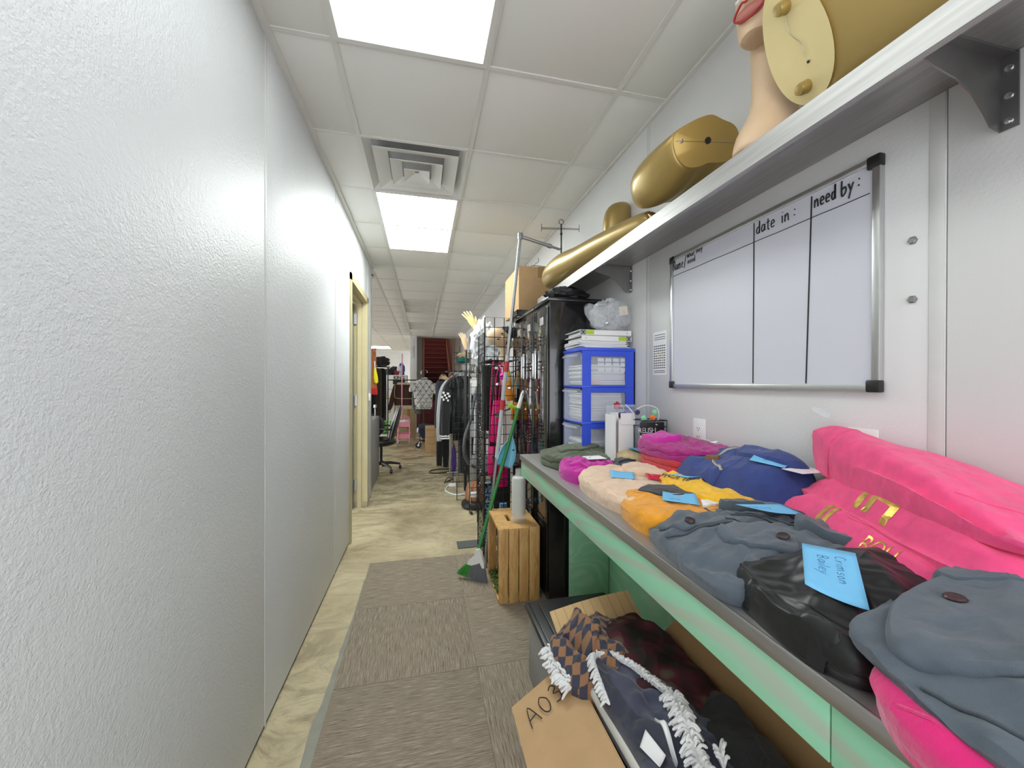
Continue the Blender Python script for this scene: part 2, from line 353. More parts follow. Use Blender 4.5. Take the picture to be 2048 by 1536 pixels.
# door frame and the open door leaf with hinges
dt = struct(MB().box(XL-.13, XL+.012, 3.445, 3.50, 0, 2.26).box(XL-.13, XL+.012, 4.44, 4.50, 0, 2.26).box(XL-.13, XL+.012, 3.445, 4.50, 2.20, 2.26).box(XL-.09, XL-.05, 4.425, 4.442, 0, 2.2).box(XL-.09, XL-.05, 3.5, 4.44, 2.185, 2.2).build('trim_1', m_cream, None, False))
B(XL-.132, XL+.014, 4.43, 4.50, 0, .06, .001).build('scuffed_foot', base('worn_frame_foot', rgb(150, 138, 112), .6), dt)
d1 = struct(B(XL-.98, XL-.125, 4.385, 4.425, .01, 2.18, .002).build('door_1', m_doorleaf))
for z in (.25, 1.15, 2.02):
    mb = MB().box(XL-.128, XL-.095, 4.422, 4.439, z-.055, z+.055); mb.cyl((XL-.118, 4.415, z-.055), (XL-.118, 4.415, z+.055), .008, 8)
    for dz in (-.035, 0, .035): mb.cyl((XL-.108, 4.42, z+dz), (XL-.108, 4.417, z+dz), .004, 6)
    mb.build('hinge', m_greymetal, d1)
mb = MB(); mb.blob((XL-.9, 4.35, 1.0), .03, .03, .03); mb.build('door_handle', m_alu, d1)
# right wall
wr = struct(B(XR+.01, XR+.13, -1.2, 12, 0, 2.8).build('wall_right', m_shadow, None, False))
segs = [-1.2, -.61, .633, 1.82, 3.04, 4.26, 5.48, 6.7, 7.92, 9.14, 10.36, 12]
for a, b in zip(segs[:-1], segs[1:]): B(XR, XR+.012, a+.0012, b-.0012, 0, ZC, .001).build('wall_panel', m_wallr, wr)
for yy in (.650, 1.82): B(XR-.0012, XR, yy-.014, yy+.014, 0, ZC, .001).build('seam_strip', m_trimw, wr)
# the rest of the building shell
struct(B(-6, XL-.12, 4.75, 4.85, 0, 2.8).build('wall_middle', m_wallr))
struct(B(-6, -.3, 18.3, 18.4, 0, 2.8).build('wall_back', m_wallr))
wc = struct(B(-.36, -.17, 11.6, 12.2, 0, ZC, .003).build('wall_stub', m_wallr))
mb = MB().box(-.33, -.25, 11.585, 11.6, 2.05, 2.42).box(-.31, -.27, 11.57, 11.59, 2.2, 2.36); mb.build('wall_box', m_trimw, wc, False)
struct(B(-.19, -.012, 12.0, 17.6, 0, 5).build('wall_stair_left', base('grey_side_wall', rgb(150, 146, 140), .7)))
struct(B(.943, XR+.1, 12.0, 17.6, 0, 5).build('wall_stair_right', base('beige_side_wall', rgb(176, 164, 150), .7)))

struct(B(-.19, XR+.1, 17.6, 17.7, 0, 5).build('wall_stairwell', m_wallr)); struct(B(-.19, XR+.1, 11.9, 17.7, 5, 5.1).build('ceiling_stairwell', m_ceil)); struct(B(-.19, XR+.1, 11.9, 11.999, ZC+.16, 5).build('wall_above_stairs', m_wallr))
# ---------------------------------------------------------------- ceiling lights, air diffuser
OFFICE_FILL = []
def troffer(x0, x1, y0, y1, label, mat, lit=True):
    dz_ = 0 if lit else .018
    t = thing('ceiling_light', label, 'light')
    f = MB(); e = .022
    f.box(x0, x1, y0, y0+e, ZC-.006, ZC+.03).box(x0, x1, y1-e, y1, ZC-.006, ZC+.03).box(x0, x0+e, y0+e, y1-e, ZC-.006, ZC+.03).box(x1-e, x1, y0+e, y1-e, ZC-.006, ZC+.03)
    f.build('frame', m_grid, t, False)
    B(x0+e, x1-e, y0+e, y1-e, ZC+.004+dz_, ZC+.010+dz_).build('diffuser', mat, t)
    return t
ya0 = Y1-2*G
troffer(-.344, .266, ya0, Y1, 'large lit ceiling panel overhead at the top edge of the picture', m_panel)
troffer(-.344, .266, Y1+2*G, Y1+4*G, 'lit ceiling panel just beyond the square air vent', panel_light('brighter_lit_diffuser', PANEL_GLOW*5.4))
m_off = base('unlit_diffuser', rgb(218, 217, 212), .5)
troffer(-.344, .266, Y1+8*G, Y1+10*G, 'unlit ceiling panel down the corridor, the nearer of two', m_off, False)
troffer(-.344, .266, Y1+12*G, Y1+14*G, 'unlit ceiling panel down the corridor, the farther of two', m_off, False)
troffer(XL-3*G, XL-1*G, Y1+22*G, Y1+24*G, 'bright ceiling light above the fridge in the far left room', m_panelw)
troffer(XL-5*G, XL-4*G, Y1+16*G, Y1+18*G, 'far bright ceiling light beside the wall corner', m_panelw)
m_panelf = panel_light('added_fill_diffuser', PANEL_GLOW*2.8, (1, .98, .94))  # unseen office panels, added to brighten the far corridor
for cxo in (5, 8):
    for j in (9, 13, 17):
        if cxo == 5: OFFICE_FILL.append(((XL-(cxo+1)*G, XL-cxo*G, Y1+j*G, Y1+(j+2)*G)))
for i_, (a, b, c, d) in enumerate(OFFICE_FILL): troffer(a, b, c, d, ('nearest', 'middle', 'farthest')[i_]+' added fill light panel over the office side, unseen behind the left wall', m_panelf)
t = thing('air_diffuser', 'square white louvred air vent in the ceiling between the lit panels', 'vent')
y0, x0 = Y1+G, -.344
cx, cy = x0+G/2, y0+G/2
def frust(a, b, z0, z1, th=.003):
    mb = MB(); R = []
    for h, z in ((a, z0), (b, z1), (b, z1+th), (a, z0+th)): R.append([V(cx-h, cy-h, z), V(cx+h, cy-h, z), V(cx+h, cy+h, z), V(cx-h, cy+h, z)])
    mb.rings(R, close=True); return mb
frust(.297, .25, ZC, ZC+.035).build('outer_pan', m_grid, t, False)
B(cx-.26, cx+.26, cy-.26, cy+.26, ZC+.034, ZC+.04).build('duct_opening', base('dusty_grey_duct', rgb(170, 170, 170), .7), t, False)
for a, b, zz in ((.245, .165, -.012), (.155, .09, -.022), (.078, .012, -.032)):
    frust(a, b, ZC+zz, ZC+zz+.028).build('louvre', m_grid, t, False)

# ================================================================ RIGHT WALL: shelf, board, fittings
SX, SZ = .88, 2.004
t = thing('wall_shelf', 'long stainless steel shelf on brackets high on the right wall', 'shelf')
B(SX+.002, XR-.001, .0, 2.95, SZ-.0025, SZ).build('shelf_board', m_steel, t)
mb = MB().box(SX, SX+.003, 0, 2.95, SZ-.058, SZ, None, .001).box(SX, SX+.018, 0, 2.95, SZ-.060, SZ-.057); mb.build('front_lip', m_steel, t, False)
B(XR-.004, XR-.001, 0, 2.95, SZ, SZ+.02).build('back_lip', m_steel, t)
for yy in (.55, 2.0):
    prof = [(XR-.002, SZ-.004), (SX+.03, SZ-.004), (SX+.03, SZ-.035), (SX+.07, SZ-.05), (XR-.13, SZ-.065), (XR-.09, SZ-.085), (XR-.055, SZ-.12), (XR-.035, SZ-.145), (XR-.012, SZ-.15), (XR-.002, SZ-.148)]
    MB().prism(prof, .003, frame((0, yy, 0), (1, 0, 0), (0, 0, 1))).box(XR-.004, XR-.001, yy-.026, yy+.002, SZ-.15, SZ-.004).build('bracket', m_steeld, t, False)
    mb = MB().box(SX+.03, XR-.002, yy-.022, yy+.002, SZ-.006, SZ-.003); mb.build('bracket_flange', m_steeld, t, False)
    for dz in (.03, .085, .135):
        MB().lathe([(.0001, 0), (.007, 0), (.006, .003), (.0001, .004)], n=10, M=frame((XR-.004, yy-.013, SZ-dz), (0, 1, 0), (0, 0, 1))@Matrix.Rotation(PI, 4, 'X')).build('screw', m_chrome, t)

# whiteboard
WY0, WY1, WZ0, WZ1, WX = .752, 1.609, 1.324, 1.927, XR-.001
t = thing('whiteboard', 'framed whiteboard with ruled columns and handwritten headings on the right wall', 'whiteboard')
B(WX-.012, WX, WY0+.01, WY1-.01, WZ0+.01, WZ1-.01).build('writing_surface', m_board, t)
fr = 0.018
for nm, a in (('top', (WY0, WY1, WZ1-fr, WZ1)), ('bottom', (WY0, WY1, WZ0, WZ0+fr)), ('left', (WY1-fr, WY1, WZ0, WZ1)), ('right', (WY0, WY0+fr, WZ0, WZ1))):
    B(WX-.018, WX, a[0], a[1], a[2], a[3], .002).build('frame_rail', m_alu, t)
for yy, zz in ((WY0, WZ0), (WY0, WZ1), (WY1, WZ0), (WY1, WZ1)):
    sy = .03 if yy == WY0 else -.03; sz = .03 if zz == WZ0 else -.03
    B(WX-.021, WX, min(yy-.002*math.copysign(1, sy), yy+sy), max(yy-.002*math.copysign(1, sy), yy+sy), min(zz-.002*math.copysign(1, sz), zz+sz), max(zz-.002*math.copysign(1, sz), zz+sz), .004).build('corner_cap', m_black, t)
def wb(y, z): return V(WX-.0128, y, z)
mb = MB()
for a, b in (((1.591, 1.838), (.778, 1.838)), ((1.140, 1.905), (1.142, 1.345)), ((.933, 1.902), (.948, 1.345))):
    pts = [wb(a[0]+(b[0]-a[0])*i/12, a[1]+(b[1]-a[1])*i/12+.0006*math.sin(i*2.1)) for i in range(13)]; mb.tube(pts, .0024, 6, flat=.4)
mb.build('ruled_line', m_ink, t)
def wf(y, z, sx=1.0): return frame(wb(y, z), (0, -1, 0), (0, 0, 1))@Matrix.Diagonal((sx, 1, 1, 1))
for wd, h_, y, z, r_, sx in (('Name', .024, 1.590, 1.862, .0015, .56), ('/', .026, 1.512, 1.868, .0015, .8), ('What', .0125, 1.494, 1.893, .0013, .78), ('they', .0125, 1.438, 1.896, .0013, .78), ('need', .0135, 1.489, 1.866, .0013, .8),
        ('date', .0240, 1.130, 1.862, .0019, .72), ('in', .0240, 1.032, 1.862, .0019, .72), (':', .0240, .992, 1.864, .0021, 1), ('need', .0235, .924, 1.864, .0022, .60), ('by', .0235, .848, 1.864, .0022, .66), (':', .0235, .808, 1.866, .0024, 1)):
    hand(wd, h_, wf(y, z, sx), r_).build('handwriting', m_ink, t)

# colour chart
t = thing('paper_chart', 'printed white paper chart taped to the wall left of the whiteboard', 'paper')
B(XR-.0015, XR-.0003, 1.655, 1.77, 1.385, 1.60).build('sheet', m_paper, t)
mb = MB(); cm = MB()
for r in range(10):
    for c in range(6):
        (cm if (r, c) in ((5, 1), (6, 2), (6, 4), (3, 1), (5, 3)) else mb).box(XR-.0022, XR-.0015, 1.668+c*.0165, 1.68+c*.0165, 1.418+r*.012, 1.423+r*.012)
for zz in (1.57, 1.582, 1.56, 1.404, 1.396): mb.box(XR-.0022, XR-.0015, 1.668, 1.757, zz, zz+.003)
mb.build('printed_rows', base('grey_print', rgb(90, 90, 96), .8), t, False); cm.build('colour_swatches', base('mixed_print', rgb(196, 170, 90), .8), t, False)
# wall bolts and outlets
for z_, lb in ((1.687, 'dark hexagonal bolt head on the wall, upper of the two right of the whiteboard'), (1.546, 'dark hexagonal bolt head on the wall, lower of the two right of the whiteboard')):
    tag(MB().lathe([(.0001, 0), (.0095, 0), (.0095, .004), (.006, .006), (.0001, .006)], n=6, M=frame((XR, .694, z_), (0, 1, 0), (0, 0, 1))@Matrix.Rotation(PI, 4, 'X')).build('wall_bolt', m_steeld, smooth=False), lb, 'bolt', 'bolt heads beside the whiteboard')
def outlet(y, z, lb):
    t = thing('wall_outlet', lb, 'outlet', 'outlets above the worktop')
    B(XR-.006, XR, y-.037, y+.037, z-.06, z+.06, .002).build('cover_plate', m_white, t)
    mb = B(XR-.0085, XR-.006, y-.017, y+.017, z-.034, z+.034, .001); so = mb.build('receptacle', m_white, t)
    h = MB()
    for dz in (-.018, .018):
        h.box(XR-.0090, XR-.0084, y-.008, y-.006, z+dz-.002, z+dz+.007).box(XR-.009, XR-.0084, y+.006, y+.008, z+dz-.002, z+dz+.006).box(XR-.009, XR-.0084, y-.002, y+.002, z+dz-.009, z+dz-.005)
    h.build('slots', m_black, so, False)
outlet(1.425, 1.135, 'white wall outlet above the magenta folded shirt')
outlet(.80, 1.165, 'white wall outlet mostly hidden behind the pink stack')

# ================================================================ GOLD AND FLESH MANNEQUIN PIECES ON THE SHELF
# (a) flesh bust with head
t = thing('mannequin_bust', 'flesh coloured mannequin bust with red lips on the steel shelf', 'mannequin')
bx, by = 1.005, .955
def ring(c, a, b, yaw=0, tilt=0):
    ca, sa = math.cos(yaw), math.sin(yaw)
    return (V(*c), V(ca*a, sa*a, tilt*a), V(-sa*b, ca*b, 0))
secs = [ring((bx, by, SZ+.0), .122, .075), ring((bx, by, SZ+.02), .12, .078), ring((bx, by, SZ+.07), .108, .075), ring((bx+.005, by, SZ+.11), .085, .066),
        ring((bx+.01, by+.005, SZ+.15), .064, .056), ring((bx+.012, by+.008, SZ+.20), .056, .054), ring((bx+.012, by+.01, SZ+.27), .054, .054), ring((bx+.012, by+.01, SZ+.34), .058, .058), ring((bx+.012, by+.01, SZ+.40), .058, .058)]
MB().ellipses(secs, 32).build('neck_and_shoulders', m_skin, t, sub=1)
# head: faces toward -x (the aisle) and a little to the camera
hy = math.radians(200); hc = V(bx-.012, by+.005, SZ+.445); fx = V(math.cos(hy), math.sin(hy), 0); sx_ = V(-fx.y, fx.x, 0)
prof = [(-.118, -.058, .028, .030), (-.112, -.062, .045, .040), (-.095, -.045, .060, .052), (-.07, -.028, .078, .062), (-.04, -.014, .090, .068), (0, -.004, .097, .074), (.04, -.002, .098, .077), (.08, -.0, .092, .074), (.11, .006, .072, .060), (.13, .01, .036, .03)]
hd = MB().ellipses([(hc+V(0, 0, z)-fx*off, fx*rx, sx_*ry) for z, off, rx, ry in prof], 32).build('head', m_skin, t, sub=1)
fp = lambda u, s_, z: hc+fx*u+sx_*s_+V(0, 0, z)
MB().ellipses([(fp(.098, 0, .03), sx_*.008, V(0, 0, .01)), (fp(.112, 0, .0), sx_*.013, V(0, 0, .014)), (fp(.124, 0, -.018), sx_*.014, V(0, 0, .012)), (fp(.118, 0, -.028), sx_*.016, V(0, 0, .006))], 14).build('nose', m_skin, hd, sub=1)
lip = cr([fp(.104, -.042, -.050), fp(.121, -.014, -.034), fp(.123, 0, -.038), fp(.121, .014, -.034), fp(.104, .042, -.050), fp(.112, .020, -.074), fp(.115, 0, -.082), fp(.112, -.020, -.074)], 5, True)
MB().tube(lip, .0032, 8, closed=True).build('lip_outline', m_lip, hd)
mb = MB(); mb.blob(fp(.103, 0, -.057), .017, .038, .020, M=Matrix.Rotation(hy, 3, 'Z').to_4x4()); mb.build('lips', m_lipin, hd)
for s_ in (-.034, .034):
    mb = MB(); mb.blob(fp(.082, s_, .012), .012, .016, .008, M=Matrix.Rotation(hy, 3, 'Z').to_4x4()); mb.build('eye', m_white, hd)
    MB().tube(cr([fp(.085, s_*.5, .016), fp(.092, s_, .026), fp(.078, s_*1.5, .018)], 4), .002, 6).build('eyelash', m_black, hd)

# (b) gold limb stub, near, leaning with its pale cut face toward the aisle
t = thing('mannequin_limb', 'large gold mannequin thigh with pale cut face and round pegs, nearest on the shelf', 'mannequin part', 'gold mannequin pieces on the shelf')
fc = V(.925, .800, 2.195); n_ = V(-.80, .10, -.42).normalized(); lo = V(.42, -.10, .90); lo = (lo-n_*lo.dot(n_)).normalized(); si = n_.cross(lo).normalized()
def face_ring(c, a, b, k=40, sh=0): return [c+lo*math.cos(2*PI*i/k)*a*(1+.10*math.cos(2*PI*i/k+sh))+si*math.sin(2*PI*i/k)*b for i in range(k)]
rg = []
for d, a, b, dz in ((0, .150, .082, 0), (.004, .155, .088, 0), (.04, .158, .096, .004), (.10, .160, .104, .008), (.18, .160, .108, .012), (.26, .15, .105, .016), (.33, .13, .09, .02), (.37, .08, .06, .02)):
    rg.append(face_ring(fc-V(-.40, .92, 0).normalized()*d+V(0, 0, dz), a, b))
MB().rings(rg).build('limb_shell', m_gold, t, sub=1)
cf = MB().rings([face_ring(fc+n_*.001, .148, .080), face_ring(fc+n_*.005, .152, .084), face_ring(fc+n_*.005, .140, .074), face_ring(fc+n_*.002, .05, .02)]).build('cut_face', m_goldpale, t)
for a_, b_ in ((-.092, .012), (.098, -.004)):
    p = fc+lo*a_+si*b_
    MB().lathe([(.0001, 0), (.0165, 0), (.0155, .006), (.015, .018), (.0125, .026), (.0001, .028)], n=20, M=frame(p+n_*.003, lo, si) if frame(p, lo, si).col[2].xyz.dot(n_) > 0 else frame(p+n_*.003, si, lo)).build('peg', m_gold, t)
p = fc-lo*.045-si*.012
MB().blob(p+n_*.004, .0035, .0035, .0035, 10, 6).build('screw_hole', m_black, t)
MB().tube(cr([fc+n_*.0045-lo*.03-si*.006, fc+n_*.0045+lo*.0-si*.012, fc+n_*.0045+lo*.04+si*.006, fc+n_*.0045+lo*.08+si*.004], 5), .0006, 5).build('seam_line', m_steeld, t)

# (c) gold hip piece
t = thing('mannequin_hip', 'gold mannequin hip with a black hole in its flat cut end', 'mannequin part', 'gold mannequin pieces on the shelf')
fc = V(1.0, 1.215, 2.205); n_ = V(-.10, -.97, -.25).normalized()
ux = V(1, -.15, 0); ux = (ux-n_*ux.dot(n_)).normalized(); uz = n_.cross(ux).normalized()
if uz.z < 0: uz = -uz
outl = [(-.138, .0), (-.128, .035), (-.088, .062), (-.045, .085), (.0, .098), (.045, .085), (.09, .072), (.115, .045), (.122, .0), (.10, -.045), (.055, -.058), (.01, -.062), (-.03, -.078), (-.075, -.080), (-.115, -.052)]
def hr(c, s_, g_=1, dx=0, dz=0): return [c+ux*(p.x*s_+dx)+uz*(p.y*s_*g_+dz) for p in cr([(x, y, 0) for x, y in outl], 3, True)]
ax = V(-.06, 1, .06).normalized()
rg = [hr(fc-n_*.0, .97), hr(fc+ax*.004, 1.0), hr(fc+ax*.03, 1.04, 1.05, 0, -.008), hr(fc+ax*.07, 1.06, 1.22, -.004, -.022), hr(fc+ax*.12, 1.04, 1.36, -.01, -.034), hr(fc+ax*.18, .98, 1.40, -.015, -.036), hr(fc+ax*.24, .88, 1.36, -.02, -.038), hr(fc+ax*.29, .70, 1.25, -.02, -.045), hr(fc+ax*.32, .42, 1.1, -.02, -.05)]
MB().rings(rg).build('hip_shell', m_gold, t, sub=1)
MB().rings([hr(fc+n_*.0005, .955), hr(fc+n_*.004, .965), hr(fc+n_*.005, .955), hr(fc+n_*.005, .3)]).build('cut_face', base('lighter_gold_cut_face', rgb(178, 150, 84), .4, .4), t)
for a_, r_, m_ in ((-.105, .0075, m_chrome), (-.004, .0115, m_black)):
    c = fc+n_*.005+ux*a_+uz*(.004 if a_ < -.05 else .012)
    M_ = frame(c-n_*-.0005, ux, uz); M_ = M_ if M_.col[2].xyz.dot(n_) > 0 else frame(c, uz, ux)
    MB().lathe([(.0001, -.002), (r_, -.002), (r_, .002), (r_*.6, .0025), (.0001, .0025)], n=18, M=M_).build('bolt_socket' if m_ is m_chrome else 'peg_hole', m_, t)
MB().tube([fc+n_*.0055-ux*.125+uz*.003, fc+n_*.0055+uz*.008, fc+n_*.0055+ux*.11+uz*.01], .0007, 5).build('seam_line', m_steeld, t)

# (d) gold leg lying toward the far end; (e) upright gold stub behind it
t = thing('gold_mannequin_calf', 'long gold mannequin leg lying along the shelf with its thick end farthest', 'mannequin part', 'gold mannequin pieces on the shelf')
path = [(.975, 1.50, SZ+.047, .040, .042), (.965, 1.56, SZ+.058, .042, .046), (.955, 1.66, SZ+.066, .046, .050), (.945, 1.80, SZ+.072, .056, .058), (.935, 1.95, SZ+.080, .066, .066), (.925, 2.10, SZ+.084, .072, .070), (.918, 2.22, SZ+.088, .074, .078), (.908, 2.34, SZ+.096, .082, .092), (.90, 2.46, SZ+.098, .090, .096), (.895, 2.58, SZ+.092, .088, .090), (.892, 2.66, SZ+.084, .072, .078), (.892, 2.71, SZ+.08, .044, .05)]
MB().ellipses([(V(x, y, z), V(a, 0, 0), V(0, 0, b)) for x, y, z, a, b in path], 28).build('leg_shell', m_gold, t, sub=1)
MB().ellipses([(V(.985, 1.475, SZ+.012), V(.03, 0, 0), V(0, .05, 0)), (V(.982, 1.48, SZ+.035), V(.032, 0, 0), V(0, .048, 0)), (V(.978, 1.51, SZ+.075), V(.034, 0, 0), V(0, .03, .02)), (V(.974, 1.54, SZ+.088), V(.02, 0, 0), V(0, .012, .01))], 20).build('ankle', m_gold, t, sub=1)
t = thing('gold_mannequin_stub', 'gold mannequin stub standing upright against the wall behind the lying gold leg', 'mannequin part', 'gold mannequin pieces on the shelf')
MB().ellipses([(V(1.05+.006*i, 2.03, SZ+z), V(a, .0, a*.12), V(0, b, 0)) for i, (z, a, b) in enumerate(((.0, .072, .055), (.05, .07, .055), (.12, .068, .058), (.19, .074, .062), (.26, .080, .066), (.31, .078, .064), (.345, .066, .055), (.365, .040, .035)))], 28).build('arm_shell', m_gold, t, sub=1)
tag(B(1.00, 1.06, 1.48, 1.56, SZ, SZ+.035, .004).build('white_block', m_white), 'small white block on the shelf behind the gold ankle', 'block')

# thin counter display stand at the shelf's far end
t = thing('jewelry_stand', 'thin black T-shaped display stand with a ring on top of its post', 'stand')
cx_, cy_ = .985, 2.70
MB().lathe([(.0001, 0), (.05, 0), (.05, .004), (.0001, .006)], (cx_, cy_, SZ)).build('base', m_wire, t)
MB().cyl((cx_, cy_, SZ), (cx_, cy_, 2.50), .006, 8).build('post', m_wire, t)
MB().tube([(cx_+.018*math.cos(a), cy_, 2.522+.018*math.sin(a)) for a in [2*PI*i/20 for i in range(20)]], .0022, 6, closed=True).build('top_ring', m_wire, t)
mb = MB()
for dz in (0, .008): mb.tube([(cx_-.15, cy_, 2.458+dz), (cx_+.14, cy_, 2.478+dz)], .0018, 6)
mb.build('cross_bar', m_wire, t)
for sx in (-.15, .14): MB().tube([(cx_+sx, cy_, 2.44+.02*(sx > 0)), (cx_+sx, cy_, 2.495+.02*(sx > 0))], .0018, 6).build('end_bar', m_wire, t)
MB().blob((cx_, cy_, 2.435), .010, .01, .012, 10, 6).build('collar', m_wire, t)

# ================================================================ THE WORKTOP
TZ, TX, TY = .920, .565, 2.236
t = thing('work_table', 'long green plywood work table with a stainless steel top along the right wall', 'table')
mb = MB().box(TX, XR-.006, -.5, TY, TZ-.012, TZ, None, .003); mb.build('steel_top', m_steel, t)
B(TX-.004, TX+.004, -.5, TY+.002, TZ-.030, TZ+.0005, .003).build('front_edge', m_steel, t)
B(TX-.004, XR-.002, TY, TY+.004, TZ-.03, TZ, .001).build('end_edge', m_steel, t)
ap = base
for a, b in ((-.5, .438), (.441, TY-.004)): B(TX+.004, TX+.023, a, b, .80, TZ-.012, .001).build('apron_board', m_greenply, t)
B(TX+.023, XR-.01, TY-.024, TY-.004, .80, TZ-.012).build('end_apron', m_greenply, t)
B(1.118, 1.128, -.5, 2.19, .0, .80, .0008).build('back_panel', m_greenpanel, t)
for a in (2.195, .60): B(.862, 1.1175, a, a+.019, .0, .80, .0008).build('support_panel', m_greenpanel, t)
B(TX+.023, XR-.003, -.5, TY-.024, TZ-.030, TZ-.012).build('sub_top', m_pine, t)
nm = MB()
for y, z in ((.34, .865), (.345, .86), (.30, .838), (.39, .89), (.21, .88), (.235, .82), (.37, .822)): nm.blob((TX+.0042, y, z), .001, .003, .002, 6, 4)
nm.build('nail_mark', m_shadow, t)

# ================================================================ CLOTH TOOLS
def fbm(p, o=3):
    return noise.fractal(p, .6, 2.1, o)
class Garment: pass
def garment(name, outline, z0, H, mat, parent=None, seed=0, wr=.006, layers=1, slope=(0, 0), bul=.05, nA=190, nR=42, creases=(), wdir=None, wsc=9, puff=0, low=.55, lump=0, edge=.93, drop=.0):
    """folded cloth: outline (x,y), H height; creases = [((x0,y0),(x1,y1),width,height)] ridges(+)/grooves(-)"""
    P = cr([(x, y, 0) for x, y in outline], 12, True)
    c = sum(P, V(0, 0, 0))/len(P); n = len(P)
    # resample evenly by arc length
    L = [0]
    for i in range(n): L.append(L[-1]+(P[(i+1) % n]-P[i]).length)
    O = []; j = 0
    for k in range(nA):
        s_ = L[-1]*k/nA
        while L[j+1] < s_: j += 1
        f_ = (s_-L[j])/max(1e-9, L[j+1]-L[j]); O.append(P[j].lerp(P[(j+1) % n], f_))
    prof = [(.004, 1)]
    for i in range(1, nR): 
        u_ = (i/(nR-1))**.85; prof.append((.93*u_, 1 if u_ < edge or edge > .92 else 1-(1-drop)*((u_-edge)/(1-edge))**2))
    hE = prof[-1][1]
    m = 8*layers
    for i in range(1, m+1):
        h = (1-i/m)*hE; fr_ = (h*layers) % 1 if i < m else 0; b_ = math.sqrt(max(0, 1-(2*fr_-1)**2))
        prof.append((.945+bul*.6+bul*(b_-.6) if layers > 1 else .93+.07*math.sqrt(max(0, 1-(max(0, h-low)/(1-low))**2))-.03*max(0, 1-h/low if h < low else 0), h))
    prof += [(.80, 0), (.3, 0), (.004, 0)]
    R = []
    sd = V(seed*7.3, seed*1.7, seed*3.1)
    if wdir: wv = V(wdir[0], wdir[1], 0).normalized(); wp = V(-wv.y, wv.x, 0)
    for s_, h in prof:
        row = []
        for k in range(nA):
            p = c+(O[k]-c)*s_
            q_ = p+V(0, 0, h*.15)
            hh = H+slope[0]*(p.x-c.x)+slope[1]*(p.y-c.y)+puff*(1-min(1, s_)**2)
            hh = max(.004, hh)
            a = fbm(q_*wsc*.45+sd)*lump
            if wdir:
                a += fbm(V(q_.dot(wv)*wsc*.5, q_.dot(wp)*wsc*2.4, h)+sd+V(.3*noise.noise(q_*4), 0, 0))*wr
            r1 = 1-abs(noise.noise(q_*wsc+sd+V(noise.noise(q_*5+sd), noise.noise(q_*5-sd), 0)*.6)); a += (r1**3-.45)*wr; r2_ = 1-abs(noise.noise(q_*wsc*2.4-sd+V(noise.noise(q_*9), noise.noise(q_*8+sd), 0)*.5)); a += (r2_**4-.4)*wr*.45
            if h == 0: z = z0
            else:
                z = z0+hh*h+a*min(1, h*1.6)
                for (a0, b0, wd, ht) in creases:
                    A = V(*a0, 0); D = V(*b0, 0)-A; tt = max(0, min(1, (p-A).dot(D)/D.dot(D))); ds = (p-A-D*tt).length
                    if ds < 3*wd: z += ht*math.exp(-(ds/wd)**2)*h
                z = max(z0+.001, z)
            jit = 1+(.018*noise.noise(V(k/nA*14, h*6*layers, seed))*(layers > 1 or 1) if s_ > .5 else 0)+(0.012*noise.noise(V(math.floor(h*layers-1e-6)*5, k/nA*5, seed+3)) if layers > 1 and s_ > .7 else 0)
            p2 = c+(O[k]-c)*s_*jit
            row.append(V(min(p2.x, XR-.004), p2.y, z))
        R.append(row)
    mb = MB(); mb.rings(R); o = mb.build(name, mat, parent)
    o.data.polygons.foreach_set('use_smooth', [True]*len(o.data.polygons))
    g = Garment(); g.o = o; g.tree = BVHTree.FromPolygons([v for v in mb.v], [f for f in mb.f]); g.c = c
    return g
def zt(gs, x, y, default=TZ):
    b = None
    for g in (gs if isinstance(gs, (list, tuple)) else [gs]):
        h = g.tree.ray_cast(V(x, y, 3), V(0, 0, -1))
        if h[0] is not None: b = h[0].z if b is None else max(b, h[0].z)
    return default if b is None else b
def seam(g, pts, r, mat, parent, name='seam', lift=0, n=8, flat=.6):
    P = cr([(x, y, 0) for x, y in pts], 10)
    MB().tube([V(p.x, p.y, zt(g, p.x, p.y)+lift) for p in P], r, n, flat=flat, up=(0, 0, 1)).build(name, mat, parent)
def flap(g, poly, th, mat, parent, name, lift=.004, n=16):
    """a cloth flap or panel lying over the garment: polygon in plan, filled and draped, with thickness and rounded rim"""
    P = cr([(x, y, 0) for x, y in poly], 6, True) if len(poly) > 4 else sum([[V(*poly[i], 0).lerp(V(*poly[(i+1) % len(poly)], 0), k/8) for k in range(8)] for i in range(len(poly))], [])
    c = sum(P, V(0, 0, 0))/len(P); R = []
    for s_, h in [(.002, 1)]+[(.95*i/10, 1) for i in range(1, 11)]+[(.985, .75), (1, .3), (.99, -.1), (.9, -.3)]:
        R.append([V((c+(p-c)*s_).x, (c+(p-c)*s_).y, zt(g, *(c+(p-c)*s_).xy)+lift*max(h, 0)+th*h) for p in P])
    o = MB().rings(R).build(name, mat, parent); o.data.polygons.foreach_set('use_smooth', [True]*len(o.data.polygons)); return o
def button(g, x, y, r, parent, mat=None, name='button', lift=.003):
    z = zt(g, x, y); e = .006
    nx = V(e, 0, zt(g, x+e, y)-z).cross(V(0, e, zt(g, x, y+e)-z)).normalized()
    M_ = nx.to_track_quat('Z', 'Y').to_matrix().to_4x4(); M_.translation = V(x, y, z)+nx*lift
    MB().lathe([(.0001, 0), (r, 0), (r*1.02, .002), (r*.9, .0038), (r*.65, .0026), (.0001, .0026)], n=20, M=M_).build(name, mat or m_button, parent)
